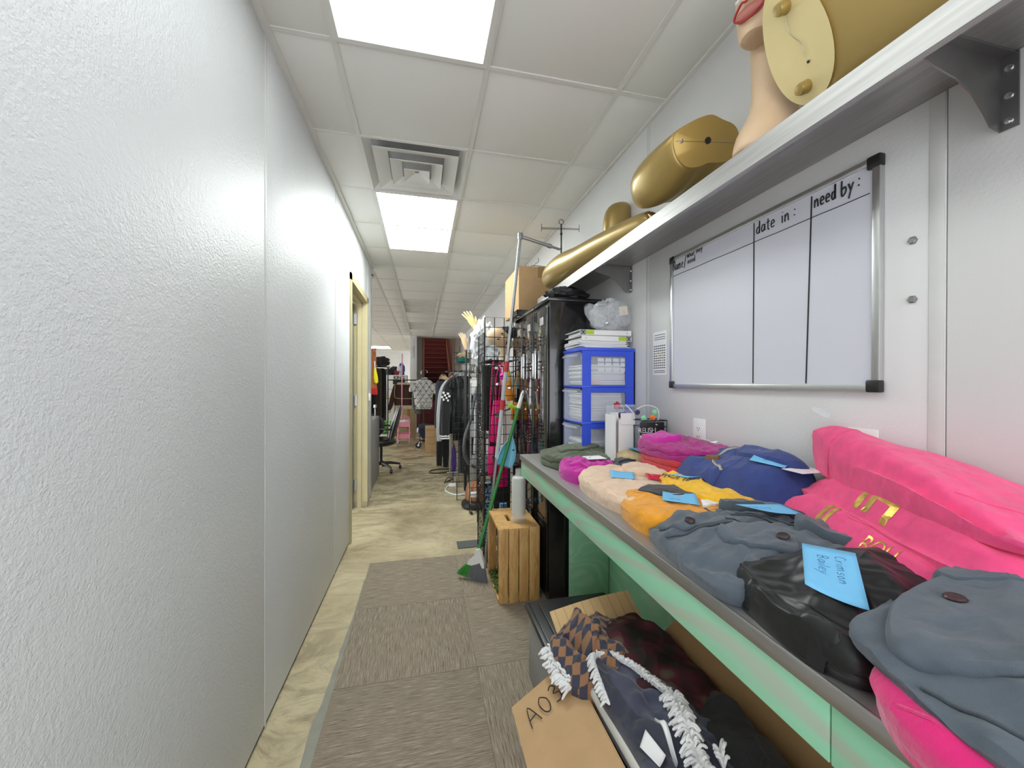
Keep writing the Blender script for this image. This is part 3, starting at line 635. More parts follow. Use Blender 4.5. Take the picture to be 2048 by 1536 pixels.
def drape_text(g, s, size, org, ang, mat, parent, name='printed_letters', bold=0, stretch=(1, 1), lift=.0012):
    mb = text_mb(s, size, 0, Matrix.Identity(4), bold)
    bm = bmesh.new(); vs = [bm.verts.new(v) for v in mb.v]
    for f in mb.f:
        try: bm.faces.new([vs[i] for i in f])
        except ValueError: pass
    for _ in range(3):
        bmesh.ops.subdivide_edges(bm, edges=[e for e in bm.edges if e.calc_length() > size*.09], cuts=1, use_grid_fill=False)
    bmesh.ops.triangulate(bm, faces=bm.faces)
    ca, sa = math.cos(ang), math.sin(ang)
    for v_ in bm.verts:
        x, y = v_.co.x*stretch[0], v_.co.y*stretch[1]; X, Y = org[0]+x*ca-y*sa, org[1]+x*sa+y*ca
        v_.co = V(X, Y, zt(g, X, Y)+lift)
    me = bpy.data.meshes.new(name); bm.to_mesh(me); bm.free(); me.materials.append(mat)
    o = bpy.data.objects.new(name, me); C.objects.link(o); o.parent = parent; return o
def note(g, corners, label, words=(), curl=.004, group='blue sticky notes on the garments', mat=None, wh=.010, lift=.002, down=False):
    """paper note given by 4 plan corners, rested on the cloth"""
    A, B_, C_, D = [V(x, y, zt(g, x, y)) for x, y in corners]
    up = 0; n = 8; G_ = []
    for i in range(n+1):
        for j in range(n+1):
            u, v_ = i/n, j/n; p = A.lerp(B_, u).lerp(D.lerp(C_, u), v_); G_.append((p, u, v_)); up = max(up, zt(g, p.x, p.y)-p.z)
    t = thing('sticky_note', label, 'note', group)
    pts = [p+V(0, 0, min(up, .012)+lift+curl*((2*u-1)**2*v_)) for p, u, v_ in G_]
    pts = [V(p.x, p.y, max(p.z, zt(g, p.x, p.y)+.0008)) for p in pts]
    mb = MB(); mb.add(pts, [(i*(n+1)+j, (i+1)*(n+1)+j, (i+1)*(n+1)+j+1, i*(n+1)+j+1) for i in range(n) for j in range(n)])
    mb.build('paper', mat or m_paperb, t, True, solid=.0006)
    if words:
        ex = (B_-A); ey = (D-A)
        if down: ex, ey = (D-A), (B_-A)
        nn = ex.cross(ey).normalized()
        if nn.z < 0: nn = -nn
        tree = BVHTree.FromPolygons(mb.v, mb.f); mh = MB()
        for wd, u, v_ in words:
            M_ = frame(A+ex*u+ey*v_, ex, ey); hand(wd, wh, M_, .0005, mh)
        mh.v = [tuple(V(x, y, (tree.ray_cast(V(x, y, 3), V(0, 0, -1))[0] or V(0, 0, z)).z+.0007)) for x, y, z in mh.v]
        mh.build('pen_writing', m_bluepen, t)
    return t
m_button = plastic('dark_brown_button', rgb(52, 42, 40), .35)
m_olive = cloth_mat('olive_fleece', rgb(82, 92, 68)); m_mag = cloth_mat('magenta_jersey', rgb(196, 38, 156)); m_magd = cloth_mat('plum_magenta_jersey', rgb(166, 34, 122))
m_char = cloth_mat('charcoal_cloth', rgb(56, 62, 68)); m_creamc = cloth_mat('cream_peach_fleece', rgb(226, 196, 168)); m_beige = cloth_mat('beige_fleece', rgb(206, 186, 140))
m_red = cloth_mat('coral_red_jersey', rgb(192, 46, 58)); m_tan = cloth_mat('tan_fleece', rgb(196, 156, 122)); m_must = cloth_mat('mustard_jersey', rgb(232, 156, 26)); m_yel = cloth_mat('yellow_jersey', rgb(246, 188, 12))
m_navy = cloth_mat('navy_fleece', rgb(48, 66, 128)); m_grey = cloth_mat('slate_grey_fleece', rgb(82, 92, 102)); m_greyd = cloth_mat('slate_seam', rgb(58, 68, 76)); m_pink = cloth_mat('bright_pink_fleece', rgb(244, 74, 134)); m_hot = cloth_mat('fuzzy_hot_pink', rgb(226, 16, 118), .95, .5, 260)
m_satin = N('black_satin'); m_satin.b.inputs['Base Color'].default_value = (.012, .012, .012, 1); m_satin.b.inputs['Roughness'].default_value = .36; m_satin.b.inputs['Sheen Weight'].default_value = .05; m_satin.b.inputs['Specular IOR Level'].default_value = .35; m_satin = m_satin.m
m_blackc = cloth_mat('black_cloth', (.012, .012, .014)); m_zip = base('grey_zip_tape', rgb(186, 178, 166), .6)

# ---- olive shirt jacket, farthest on the table
t = thing('folded_jacket', 'olive green folded jacket with one button at the far end of the table', 'jacket', 'folded jackets on the table')
g1 = garment('body', [(.635, 1.80), (.605, 1.93), (.64, 2.06), (.75, 2.11), (.88, 2.10), (.955, 2.02), (.97, 1.88), (.93, 1.76), (.80, 1.72), (.69, 1.73)], TZ, .062, m_olive, t, 1, .012, 2, puff=.016, lump=.012)
fp_ = flap(g1, [(.70, 1.86), (.90, 1.90), (.92, 2.00), (.80, 2.04), (.70, 1.98)], .006, m_olive, t, 'folded_sleeve', n=14)
seam(g1, [(.64, 1.95), (.72, 1.90), (.84, 1.86), (.93, 1.84)], .0035, m_olive, t); seam(g1, [(.66, 1.80), (.72, 1.93), (.74, 2.05)], .003, m_olive, t)
button(g1, .80, 1.865, .011, t, lift=.008, mat=plastic('green_button', rgb(70, 78, 60), .4))
# ---- magenta shirt
t = thing('folded_shirt', 'crumpled magenta shirt between the olive jacket and the cream hoodie', 'shirt', 'folded shirts on the table')
g2 = garment('body', [(.625, 1.53), (.60, 1.62), (.62, 1.72), (.69, 1.78), (.80, 1.80), (.87, 1.75), (.86, 1.60), (.76, 1.52), (.68, 1.50)], TZ, .045, m_mag, t, 2, .016, 1, puff=.016, lump=.012, wsc=13)
flap(g2, [(.62, 1.60), (.70, 1.56), (.74, 1.62), (.68, 1.68)], .006, m_mag, t, 'sleeve')
tag(B(.745, .835, 1.665, 1.745, TZ+.072, TZ+.0735, M=None).build('price_tag', m_paper), 'pale paper tag lying on the magenta shirt', 'tag')
# ---- dark bundle
t = thing('folded_sweater', 'small dark charcoal folded sweater behind the cream hoodie', 'sweater', 'folded sweaters on the table')
g3 = garment('body', [(.86, 1.60), (.85, 1.70), (.90, 1.76), (.99, 1.74), (1.02, 1.64), (.97, 1.56), (.90, 1.55)], TZ, .05, m_char, t, 3, .012, 2, puff=.02, lump=.01)
flap(g3, [(.87, 1.62), (.96, 1.60), (.98, 1.68), (.89, 1.70)], .006, m_char, t, 'folded_cuff')
# ---- beige fleece behind
t = thing('folded_fleece', 'beige folded fleece between the white box and the magenta stack', 'fleece', 'folded sweaters on the table')
g4 = garment('body', [(.90, 1.69), (.95, 1.80), (1.03, 1.82), (1.10, 1.76), (1.11, 1.64), (1.04, 1.58), (.95, 1.60)], TZ, .085, m_beige, t, 4, .008, 2, puff=.02, lump=.01)
seam(g4, [(.95, 1.62), (1.0, 1.72), (1.05, 1.80)], .0025, m_beige, t)
note(g4, [(.99, 1.62), (1.06, 1.66), (1.03, 1.74), (.96, 1.70)], 'blue sticky note half hidden on the beige fleece beside the magenta stack')
# ---- cream hoodie
t = thing('folded_hoodie', 'cream peach folded hoodie with a red hang tag near the table edge', 'hoodie', 'folded hoodies on the table')
g5 = garment('body', [(.615, 1.16), (.60, 1.28), (.605, 1.42), (.635, 1.52), (.70, 1.575), (.82, 1.57), (.94, 1.53), (.99, 1.42), (.96, 1.25), (.86, 1.15), (.74, 1.09), (.655, 1.10)], TZ, .058, m_creamc, t, 5, .008, 1, puff=.014, lump=.010, wdir=(1, .4), wsc=7)
flap(g5, [(.80, 1.36), (.95, 1.30), (1.0, 1.38), (.97, 1.50), (.86, 1.53), (.80, 1.46)], .008, m_creamc, t, 'hood', .008)
seam(g5, [(.61, 1.33), (.70, 1.32), (.80, 1.31)], .0022, m_creamc, t); seam(g5, [(.61, 1.318), (.70, 1.308), (.80, 1.298)], .0022, m_creamc, t)
seam(g5, [(.84, 1.18), (.90, 1.28), (.97, 1.33)], .006, m_creamc, t, 'rolled_edge'); 
note(g5, [(.685, 1.33), (.76, 1.29), (.80, 1.37), (.725, 1.42)], 'blue sticky note lying on the cream hoodie left of the red tag')
m_redt = base('red_tag', rgb(200, 22, 62), .5)
tg = note(g5, [(.80, 1.27), (.885, 1.235), (.945, 1.37), (.865, 1.41)], 'red hang tag with white script lying on the cream hoodie', (), .002, 'hang tags on garments', m_redt); tg.name = 'hang_tag'; tg['category'] = 'tag'
mh = hand('vella', .011, frame((.845, 1.30, 1.1), (.035, .10, 0), (-.1, .035, 0)), .0008)
tr_ = BVHTree.FromPolygons([v.co for v in tg.children[0].data.vertices], [tuple(p.vertices) for p in tg.children[0].data.polygons])
mh.v = [(x, y, (tr_.ray_cast(V(x, y, 3), V(0, 0, -1))[0] or V(0, 0, 1.0)).z+.0012) for x, y, z in mh.v]; mh.build('white_script', m_white, tg)
# ---- tan sweater under the red one
t = thing('folded_sweater', 'tan folded sweater lying under the red stack', 'sweater', 'folded sweaters on the table')
g6 = garment('body', [(.88, 1.30), (.87, 1.45), (.92, 1.55), (1.02, 1.58), (1.10, 1.50), (1.11, 1.30), (1.03, 1.20), (.93, 1.21)], TZ, .05, m_tan, t, 6, .006, 2)
seam(g6, [(.88, 1.36), (.95, 1.31), (1.05, 1.26)], .005, m_tan, t, 'rolled_edge')
# ---- red stack
t = thing('folded_sweater', 'coral red folded sweater under the magenta shirt', 'sweater', 'folded sweaters on the table')
g7 = garment('body', [(.93, 1.30), (.915, 1.42), (.935, 1.54), (1.0, 1.58), (1.12, 1.57), (1.125, 1.30), (1.05, 1.26), (.97, 1.27)], TZ+.052, .075, m_red, t, 7, .007, 3, bul=.07)
flap(g7, [(.92, 1.46), (.95, 1.55), (1.02, 1.56), (1.02, 1.48)], .012, m_red, t, 'folded_sleeve', .008)
# ---- magenta top shirt of the stack
t = thing('folded_shirt', 'plum magenta shirt with a white neck label on top of the red stack', 'shirt', 'folded shirts on the table')
g8 = garment('body', [(.92, 1.34), (.91, 1.45), (.93, 1.56), (1.0, 1.61), (1.12, 1.59), (1.13, 1.36), (1.12, 1.17), (1.03, 1.19), (.96, 1.26)], TZ+.125, .055, m_magd, t, 8, .011, 2, puff=.016, lump=.010, wdir=(.3, 1), wsc=7)
flap(g8, [(.93, 1.42), (1.00, 1.36), (1.06, 1.44), (1.02, 1.55), (.95, 1.56)], .010, m_mag, t, 'folded_sleeve', .01)
tg = note(g8, [(1.075, 1.36), (1.10, 1.33), (1.105, 1.28), (1.082, 1.30)], 'white care label standing out of the magenta shirt', (), .012, 'care labels', m_paper); tg.name = 'care_label'; tg['category'] = 'label'
# ---- mustard sweater with black collar
t = thing('folded_sweater', 'mustard yellow folded sweater with a black lined collar', 'sweater', 'folded sweaters on the table')
g9 = garment('body', [(.60, 1.00), (.605, 1.08), (.64, 1.18), (.72, 1.235), (.83, 1.235), (.90, 1.16), (.90, 1.02), (.82, .94), (.70, .92), (.625, .94)], TZ, .058, m_must, t, 9, .009, 1, puff=.014, lump=.010, wsc=8)
flap(g9, [(.72, 1.09), (.80, 1.06), (.87, 1.10), (.87, 1.19), (.78, 1.22), (.70, 1.17)], .004, m_blackc, t, 'black_lining', .003)
seam(g9, [(.695, 1.18), (.715, 1.10), (.80, 1.05), (.88, 1.09)], .006, m_must, t, 'collar_band')
seam(g9, [(.61, 1.05), (.68, 1.03), (.75, .97)], .0022, m_must, t)
flap(g9, [(.735, 1.13), (.80, 1.115), (.82, 1.15), (.75, 1.165)], .001, m_paper, t, 'neck_label', .004)
flap(g9, [(.80, .985), (.86, .99), (.875, 1.02), (.82, 1.02)], .001, m_paper, t, 'white_print', .004)
note(g9, [(.70, 1.035), (.79, .985), (.825, 1.05), (.745, 1.10)], 'blue sticky note lying on the mustard sweater', [('ace', .2, .2)])
# ---- yellow tee with printing
t = thing('folded_tee', 'bright yellow tee with black outlined printing beside the navy hoodie', 'shirt', 'folded shirts on the table')
g10 = garment('body', [(.83, 1.20), (.86, 1.30), (.93, 1.33), (1.00, 1.24), (1.04, 1.10), (1.03, .97), (.99, .90), (.92, .91), (.86, .98), (.82, 1.08)], TZ, .072, m_yel, t, 10, .009, 1, puff=.022, lump=.016, wdir=(.2, 1), wsc=8)
drape_text(g10, 'HOMECOM', .062, (.850, 1.29), math.radians(-68), m_ink, t, bold=-.0003, stretch=(.74, 1.1), lift=.003)
seam(g10, [(.98, 1.20), (1.0, 1.08), (.99, .96)], .005, m_yel, t, 'hem')
note(g10, [(.885, 1.28), (.91, 1.20), (.925, 1.15), (.905, 1.23)], 'thin blue sticky note sliver tucked on the yellow tee')
# ---- navy quarter-zip
t = thing('folded_hoodie', 'navy blue folded fleece with a half zip and leather zip pull', 'hoodie', 'folded hoodies on the table')
g11 = garment('body', [(.91, 1.26), (.93, 1.35), (1.0, 1.375), (1.10, 1.36), (1.128, 1.20), (1.13, .96), (1.12, .86), (1.03, .86), (.965, .93), (.93, 1.05), (.905, 1.15)], TZ, .155, m_navy, t, 11, .011, 1, slope=(.35, 0), puff=.02, lump=.02, wsc=7, edge=.62, drop=.55)
seam(g11, [(.955, 1.09), (.985, 1.16), (1.03, 1.18), (1.08, 1.15), (1.11, 1.08)], .0055, m_zip, t, 'zip'); seam(g11, [(.957, 1.09), (.985, 1.16), (1.03, 1.18), (1.08, 1.15), (1.11, 1.08)], .0022, m_steeld, t, 'zip_teeth', .004)
flap(g11, [(1.0, 1.155), (1.012, 1.16), (.99, 1.20), (.978, 1.195)], .003, base('brown_leather', rgb(128, 92, 62), .6), t, 'zip_pull', .008)
flap(g11, [(1.05, .93), (1.11, .90), (1.125, 1.0), (1.10, 1.10), (1.05, 1.13), (1.03, 1.06)], .007, m_navy, t, 'collar', .007)
seam(g11, [(.93, 1.10), (1.0, 1.07), (1.06, 1.10)], .0025, m_navy, t); seam(g11, [(1.02, 1.26), (1.06, 1.20), (1.12, 1.18)], .003, m_navy, t)
note([g11], [(1.00, 1.025), (1.07, 1.055), (1.10, .955), (1.03, .93)], 'blue sticky note lying on the navy fleece', [('uno', .2, .35)])
# ---- slate grey shirt jacket
t = thing('folded_jacket', 'slate grey fleece jacket with buttoned pocket flaps in front of the yellow tee', 'jacket', 'folded jackets on the table')
g12 = garment('body', [(.605, .955), (.65, 1.01), (.74, 1.01), (.83, .99), (.92, .93), (.965, .82), (.965, .70), (.92, .60), (.80, .60), (.66, .61), (.575, .62), (.558, .70), (.57, .80), (.585, .89)], TZ, .050, m_grey, t, 12, .007, 1, puff=.022, lump=.012, wdir=(1, .3), wsc=8, slope=(.08, 0),
    creases=[((.60, .86), (.80, .90), .014, .010), ((.57, .74), (.62, .66), .016, -.012), ((.66, .66), (.70, .80), .012, .008), ((.78, .82), (.94, .78), .012, -.010), ((.86, .70), (.94, .88), .014, .010)])
flap(g12, [(.62, .94), (.72, .985), (.76, .90), (.74, .83), (.64, .85), (.61, .89)], .005, m_grey, t, 'pocket_flap', .004)
flap(g12, [(.69, .80), (.79, .82), (.81, .72), (.76, .655), (.70, .70), (.67, .74)], .005, m_grey, t, 'pocket_flap', .004)
flap(g12, [(.84, .97), (.92, .955), (.985, .86), (.96, .80), (.90, .86), (.85, .91)], .014, m_grey, t, 'collar', .014)
flap(g12, [(.86, .75), (.97, .80), (.995, .70), (.97, .62), (.90, .62), (.86, .68)], .010, m_grey, t, 'collar', .012)
for sm in ([(.60, .90), (.66, .865), (.76, .855), (.80, .80)], [(.585, .85), (.66, .83), (.76, .83)], [(.67, .745), (.73, .70), (.76, .655)], [(.80, .88), (.86, .80), (.86, .72)], [(.815, .88), (.875, .80), (.875, .72)], [(.68, .96), (.78, .93), (.80, .985)]): seam(g12, sm, .0032, m_greyd, t, lift=.003)
for x, y in ((.665, .868), (.775, .70)): button(g12, x, y, .0125, t, lift=.012)
note(g12, [(.81, .875), (.92, .84), (.935, .79), (.825, .825)], 'blue sticky note standing in the collar of the slate grey jacket', [('Karina', .12, .35)], lift=.016, wh=.009)
# ---- black satin garment
t = thing('folded_skirt', 'glossy black satin garment between the two slate grey jackets', 'skirt', 'folded skirts on the table')
g13 = garment('body', [(.605, .64), (.64, .685), (.74, .69), (.86, .66), (.95, .60), (.975, .53), (.93, .46), (.80, .41), (.67, .40), (.59, .41), (.568, .47), (.575, .56)], TZ, .06, m_satin, t, 13, .007, 1, puff=.04, lump=.024, wdir=(.55, -1), wsc=6,
    creases=[((.72, .60), (.62, .50), .02, .012), ((.70, .52), (.66, .44), .012, -.014), ((.80, .56), (.72, .44), .02, .012), ((.60, .60), (.585, .50), .01, -.01)])
flap(g13, [(.575, .56), (.59, .62), (.60, .55), (.585, .44), (.565, .47)], .004, m_satin, t, 'loose_hem', .002)
seam(g13, [(.64, .675), (.61, .60), (.60, .50), (.62, .42)], .003, m_satin, t, 'hem')
note([g13, g12], [(.712, .605), (.757, .542), (.66, .452), (.613, .515)], 'largest blue sticky note, lying on the black satin garment', [('Crimson', .16, .60), ('Bailey', .22, .28)], wh=.0095, down=True)
# ---- pink sweatshirts
m_pk = m_pink
def pink(outl, z0, h, seed, label, layers=2, slope=(0, 0), **kw):
    t = thing('folded_sweatshirt', label, 'sweatshirt', 'pink sweatshirts in the stack by the wall')
    g = garment('body', outl, z0, h, m_pink, t, seed, .005, layers, slope, **kw); return t, g
def po(off, a0, a1):      # outline with its front edge on the diagonal line the stack follows
    A = V(1.095, .925, 0); e = V(-.44, -.90, 0).normalized(); o = V(-.90, .44, 0).normalized(); q_ = lambda a, b: (min(1.13, (A+e*a+o*b).x), (A+e*a+o*b).y)
    return [q_(a0+.03, off-.012), q_(a0+.12, off), q_(a0+.28, off+.004), q_(a1-.10, off), q_(a1-.02, off-.02), q_(a1+.02, off-.09), (1.10, .12), (1.13, .30), (1.13, .62), (1.128, .90-a0*.6)]
t, p1 = pink(po(.095, -.02, .62), TZ, .050, 21, 'bright pink folded sweatshirt, lowest of the pink stack', 1, lump=.008, edge=.8, drop=.5)
t2, p2 = pink(po(.090, -.04, .62), TZ+.042, .075, 22, 'bright pink folded sweatshirt with small gold lettering, second from the bottom of the stack', 1, lump=.010, puff=.008, edge=.55, drop=.30, low=.3, wdir=(-.44, -.9), wsc=6)
drape_text(p2, 'JL', .10, (.925, .772), math.radians(-117), m_goldfoil, t2, bold=.003, stretch=(.95, .72))
drape_text(p2, 'BOU', .045, (.862, .622), math.radians(-110), m_goldfoil, t2, bold=-.0002, stretch=(.9, .9))
seam(p2, [(.93, .68), (.90, .58), (.86, .46)], .003, m_pink, t2)
t3, p3 = pink(po(.030, -.02, .64), TZ+.105, .080, 23, 'bright pink folded sweatshirt with gold bars, second from the top of the stack', 1, lump=.010, edge=.58, drop=.34, low=.3, wdir=(-.44, -.9), wsc=6)
drape_text(p3, 'IH', .11, (.965, .70), math.radians(-118), m_goldfoil, t3, bold=.003, stretch=(1.15, .62))
t4, p4 = pink(po(-.005, .0, .61), TZ+.172, .074, 24, 'bright pink folded sweatshirt on top of the pink stack', 1, slope=(.08, .24), lump=.014, low=.35, edge=.58, drop=.72, wdir=(-.44, -.9), wsc=5, creases=[((1.035, .80), (.87, .42), .007, -.022)])
seam(p4, [(1.045, .83), (1.07, .79), (1.12, .77)], .0022, m_pink, t4)
seam(p4, [(.93, .50), (.95, .42), (.93, .34)], .004, m_pink, t4, 'rolled_edge')
tg = tag(MB().tube([V(1.10, .86+.01*i, 1.252+.006*i) for i in range(5)], [.014, .02, .022, .02, .012], 6, flat=.06).build('plastic_tag', m_frost), 'clear plastic tag sticking up behind the top pink sweatshirt', 'tag')
mb = MB().box(1.02, 1.12, .865, .93, TZ+.175, TZ+.1765)
tag(mb.build('paper_slip', m_paper), 'white paper slip between the navy fleece and the pink stack', 'paper')
# ---- fuzzy hot pink under, slate jacket over, at the right front
t = thing('folded_fleece', 'fuzzy hot pink folded fleece under the nearest slate grey jacket', 'fleece', 'folded sweaters on the table')
g14 = garment('body', [(.545, .36), (.60, .405), (.72, .41), (.90, .41), (1.08, .30), (1.10, .05), (.90, -.10), (.62, -.08), (.535, .05), (.515, .20), (.52, .30)], TZ+.001, .055, m_hot, t, 14, .004, 1, puff=.006, lump=.008)
seam(g14, [(.54, .34), (.535, .20), (.55, .05)], .003, m_hot, t, 'hem')
t = thing('folded_jacket', 'slate grey fleece jacket with a button, nearest at the right bottom corner', 'jacket', 'folded jackets on the table')
g15 = garment('body', [(.56, .37), (.60, .44), (.70, .455), (.82, .47), (.95, .44), (1.04, .36), (1.10, .22), (1.10, .0), (.92, -.10), (.66, -.08), (.545, .05), (.525, .16), (.53, .27)], TZ+.056, .050, m_grey, t, 15, .008, 1, slope=(.10, 0), puff=.014, lump=.016, wdir=(1, .2), wsc=6,
    creases=[((.58, .26), (.68, .16), .016, -.012), ((.62, .36), (.72, .22), .014, .008)])
flap(g15, [(.58, .375), (.70, .44), (.86, .44), (.88, .36), (.80, .32), (.70, .30), (.645, .285), (.60, .32)], .007, m_grey, t, 'pocket_flap', .009)
flap(g15, [(.80, .46), (.95, .45), (1.05, .34), (.98, .28), (.88, .33), (.82, .40)], .010, m_grey, t, 'collar', .010)
seam(g15, [(.585, .365), (.61, .315), (.66, .28), (.72, .295), (.86, .33)], .004, m_greyd, t, 'fuzzy_edge'); seam(g15, [(.66, .425), (.72, .375), (.86, .385)], .003, m_greyd, t, lift=.010)
seam(g15, [(.56, .33), (.57, .22), (.60, .10)], .0035, m_greyd, t, lift=.002); seam(g15, [(.90, .36), (.86, .26), (.74, .18), (.66, .05)], .0035, m_greyd, t, lift=.002); seam(g15, [(.92, .35), (.88, .25), (.76, .165), (.68, .04)], .0035, m_greyd, t, lift=.002)
for k_ in range(4): seam(g15, [(.60+.02*k_, .17-.02*k_), (.66+.02*k_, .20-.015*k_), (.75, .16-.02*k_)], .004, m_grey, t, 'cuff_fold')
button(g15, .745, .40, .0125, t, lift=.017); button(g15, .64, .135, .014, t, lift=.006)

# ================================================================ ON THE FAR END OF THE TABLE
m_blue = plastic('royal_blue_plastic', rgb(52, 84, 214), .35)
t = thing('drawer_tower', 'blue framed plastic drawer tower with clear drawers full of paper', 'drawers')
X0, X1, Ya, Yb, Z0, Z1 = .822, 1.136, 1.935, 2.20, TZ+.001, 1.535
mb = MB().box(X0-.004, X1, Ya-.003, Yb+.003, Z1-.018, Z1, None, .004); mb.build('top_panel', m_blue, t)
mb = MB()
for x0, x1 in ((X0+.006, X0+.055), (X1-.055, X1)):
    for y0, y1 in ((Ya, Ya+.006), (Yb-.006, Yb)): mb.box(x0, x1, y0, y1, Z0, Z1-.018)
mb.box(X1-.006, X1, Ya, Yb, Z0, Z1-.02)
dz = (Z1-.018-Z0)/3.0*.98
for i in range(4):
    z = Z1-.018-dz*i
    for y0, y1 in ((Ya-.001, Ya+.007), (Yb-.007, Yb+.001)): mb.box(X0+.055, X1-.055, y0, y1, max(Z0, z-.028), max(Z0+.01, z))
mb.build('frame', m_blue, t, False)
mw = base('stacked_white_sheets', rgb(222, 222, 226), .8)
for i in range(3):
    zt_ = Z1-.022-dz*i; zb = zt_-dz+.012
    B(X0, X1-.01, Ya-.001, Yb+.001, zb-.012, zb, .002).build('shelf_rim', m_blue, t)
    # bowed clear drawer: front toward the aisle
    front = [(X0-.004-.022*math.sin(PI*k/10), Ya+.004+(Yb-Ya-.008)*k/10) for k in range(11)]
    mb = MB()
    for a, b in zip(front[:-1], front[1:]): mb.add([(a[0], a[1], zb+.001), (b[0], b[1], zb+.001), (b[0], b[1], zt_-.004), (a[0], a[1], zt_-.004)], [(0, 1, 2, 3)])
    mb.box(X0, X1-.03, Ya+.009, Ya+.011, zb+.002, zt_-.012).box(X0, X1-.03, Yb-.011, Yb-.009, zb+.002, zt_-.012).box(X0, X1-.03, Ya+.009, Yb-.009, zb+.001, zb+.003)
    d = mb.build('drawer', m_frost, t)
    lp = MB(); lp.tube([V(a[0]-.004, a[1], zt_-.02) for a in front[1:-1]], .006, 8); lp.build('drawer_lip', m_frost, d)
    ph = MB(); z = zb+.006; k = 0; hmax = zb+(zt_-zb)*(.62, .80, .45)[i]
    while z < hmax:
        th = random.choice((.004, .006, .010, .014)); a = random.uniform(-.008, .008)
        ph.box(X0+.028+a, X1-.05+a*.5-.02*(z > zb+.08), Ya+.018, Yb-.018+a, z, z+th*.8); z += th; k += 1
    ph.build('paper_pile', mw, d, False)
    if i == 0:
        lb = MB()
        for r in range(3):
            for c in range(4): lb.box(X0+.10+c*.045, X0+.136+c*.045, Ya+.0125, Ya+.016, zt_-.105+r*.026, zt_-.085+r*.026)
        lb.build('label_cards', m_paper, d, False); B(X0+.04, X0+.11, Ya+.013, Ya+.03, zb+.006, zb+.03, .003).build('pink_card', base('pale_pink_card', rgb(224, 178, 180), .8), d)
# papers and binders on top
Z = 1.5355
for i in range(9):
    th = (.004, .003, .006, .004, .003, .005, .003, .004, .004)[i]; a = random.uniform(-.012, .012)
    sw = .0 if i else .004
    M_ = Matrix.Translation((.97, 2.07, Z))@Matrix.Rotation(a*5, 4, 'Z')
    pts = []
    ps = MB().box(-.145+a, .13+a, -.125, .115, 0, th*.9, M_).build('paper_bundle', mw, smooth=False)
    tag(ps, ('lowest', 'second lowest', 'third lowest', 'fourth lowest', 'middle', 'fourth highest', 'third highest', 'second highest', 'topmost')[i]+' white paper bundle of the loose pile on the blue drawer tower', 'paper', 'paper bundles on the drawer tower')
    Z += th
m_lime = plastic('lime_label', rgb(176, 204, 40), .5); m_navyl = plastic('dark_label', rgb(40, 46, 66), .5)
def binder(z, ang, dx, lb, flip):
    t = thing('ring_binder', lb, 'binder', 'ring binders on the drawer tower')
    M_ = Matrix.Translation((.975+dx, 1.955, z))@Matrix.Rotation(ang, 4, 'Z')
    MB().box(-.15, .15, 0, .002, 0, .030, M_).build('spine', m_white, t, False)
    MB().box(-.15, .15, 0, .235, 0, .002, M_).box(-.15, .15, 0, .235, .028, .030, M_).build('cover', m_white, t, False)
    MB().box(-.135, .135, .015, .22, .003, .02, M_).build('pages', mw, t, False)
    s = -1 if flip else 1
    x = s*.10
    MB().box(min(x-.03*s, x+.018*s), max(x-.03*s, x+.018*s), -.0012, 0, .005, .026, M_).build('lime_label', m_lime, t, False)
    x2 = s*.132; d_ = MB().box(min(x2-.016, x2+.014), max(x2-.016, x2+.014), -.0012, 0, .004, .027, M_).build('dark_label', m_navyl, t, False)
    mb = MB()
    mb.tube([M_ @ V(x2+.008*math.cos(a), -.0016, .0155+.008*math.sin(a)) for a in [2*PI*i/16 for i in range(16)]], .001, 5, closed=True)
    for e in (-.013, -.011, .010, .012): mb.box(x2+e-.0004, x2+e+.0004, -.0016, -.001, .008, .023, M_)
    mb.build('round_mark', m_white, d_, False)
    MB().blob(M_ @ V(-x*1.25, -.001, .015), .003, .002, .003, 10, 6).build('ring_hole', m_steeld, t)
binder(Z+.001, .03, .005, 'white ring binder with a lime label at the right end, lower of the two', False)
binder(Z+.032, -.02, -.002, 'white ring binder with a lime label at the left end, upper of the two', True)
ZB = Z+.064
t = thing('bubble_wrap_bag', 'crumpled clear bubble wrap bundle on top of the white binders', 'bubble wrap')
def crump(mb, c, rx, ry, rz, seed, amp=.22, n=44, m=26, zmin=None):
    R = []
    for i in range(m+1):
        a = .02+(PI-.04)*i/m; r = []
        for k in range(n):
            b = 2*PI*k/n; p = V(math.sin(a)*math.cos(b), math.sin(a)*math.sin(b), -math.cos(a))
            q_ = 1+amp*fbm(p*2.2+V(seed*5, 0, 0))+.5*amp*(1-abs(noise.noise(p*5+V(0, seed, 0)))*2)
            p = V(p.x*rx*q_, p.y*ry*q_, p.z*rz*q_)+V(*c)
            if zmin is not None: p.z = max(zmin, p.z)
            r.append(p)
        R.append(r)
    mb.rings(R); return mb
crump(MB(), (1.03, 2.02, ZB+.085), .105, .10, .092, 3, .2, zmin=ZB+.001).build('outer_wrap', m_bubble, t)
crump(MB(), (1.035, 2.02, ZB+.07), .082, .075, .066, 5, .3, zmin=ZB+.004).build('inner_wrap', m_bubble, t)
mb = MB(); mb.ellipses([(V(.98, 2.02, ZB+.04), V(.03, 0, .03), V(0, .05, 0)), (V(.94, 2.01, ZB+.075), V(.028, 0, .034), V(0, .045, 0)), (V(.895, 2.0, ZB+.115), V(.022, 0, .026), V(0, .04, 0)), (V(.875, 1.99, ZB+.135), V(.010, 0, .012), V(0, .03, 0))], 20, False)
mb.build('wrap_tail', m_bubble, t)
fo = MB()
for i in range(18):
    p = V(1.035+random.uniform(-.06, .06), 1.975+random.uniform(-.02, .05), ZB+.02+random.uniform(0, .08)); fo.blob(p, .014, .012, .009, 8, 5, wob=.4, seed=i)
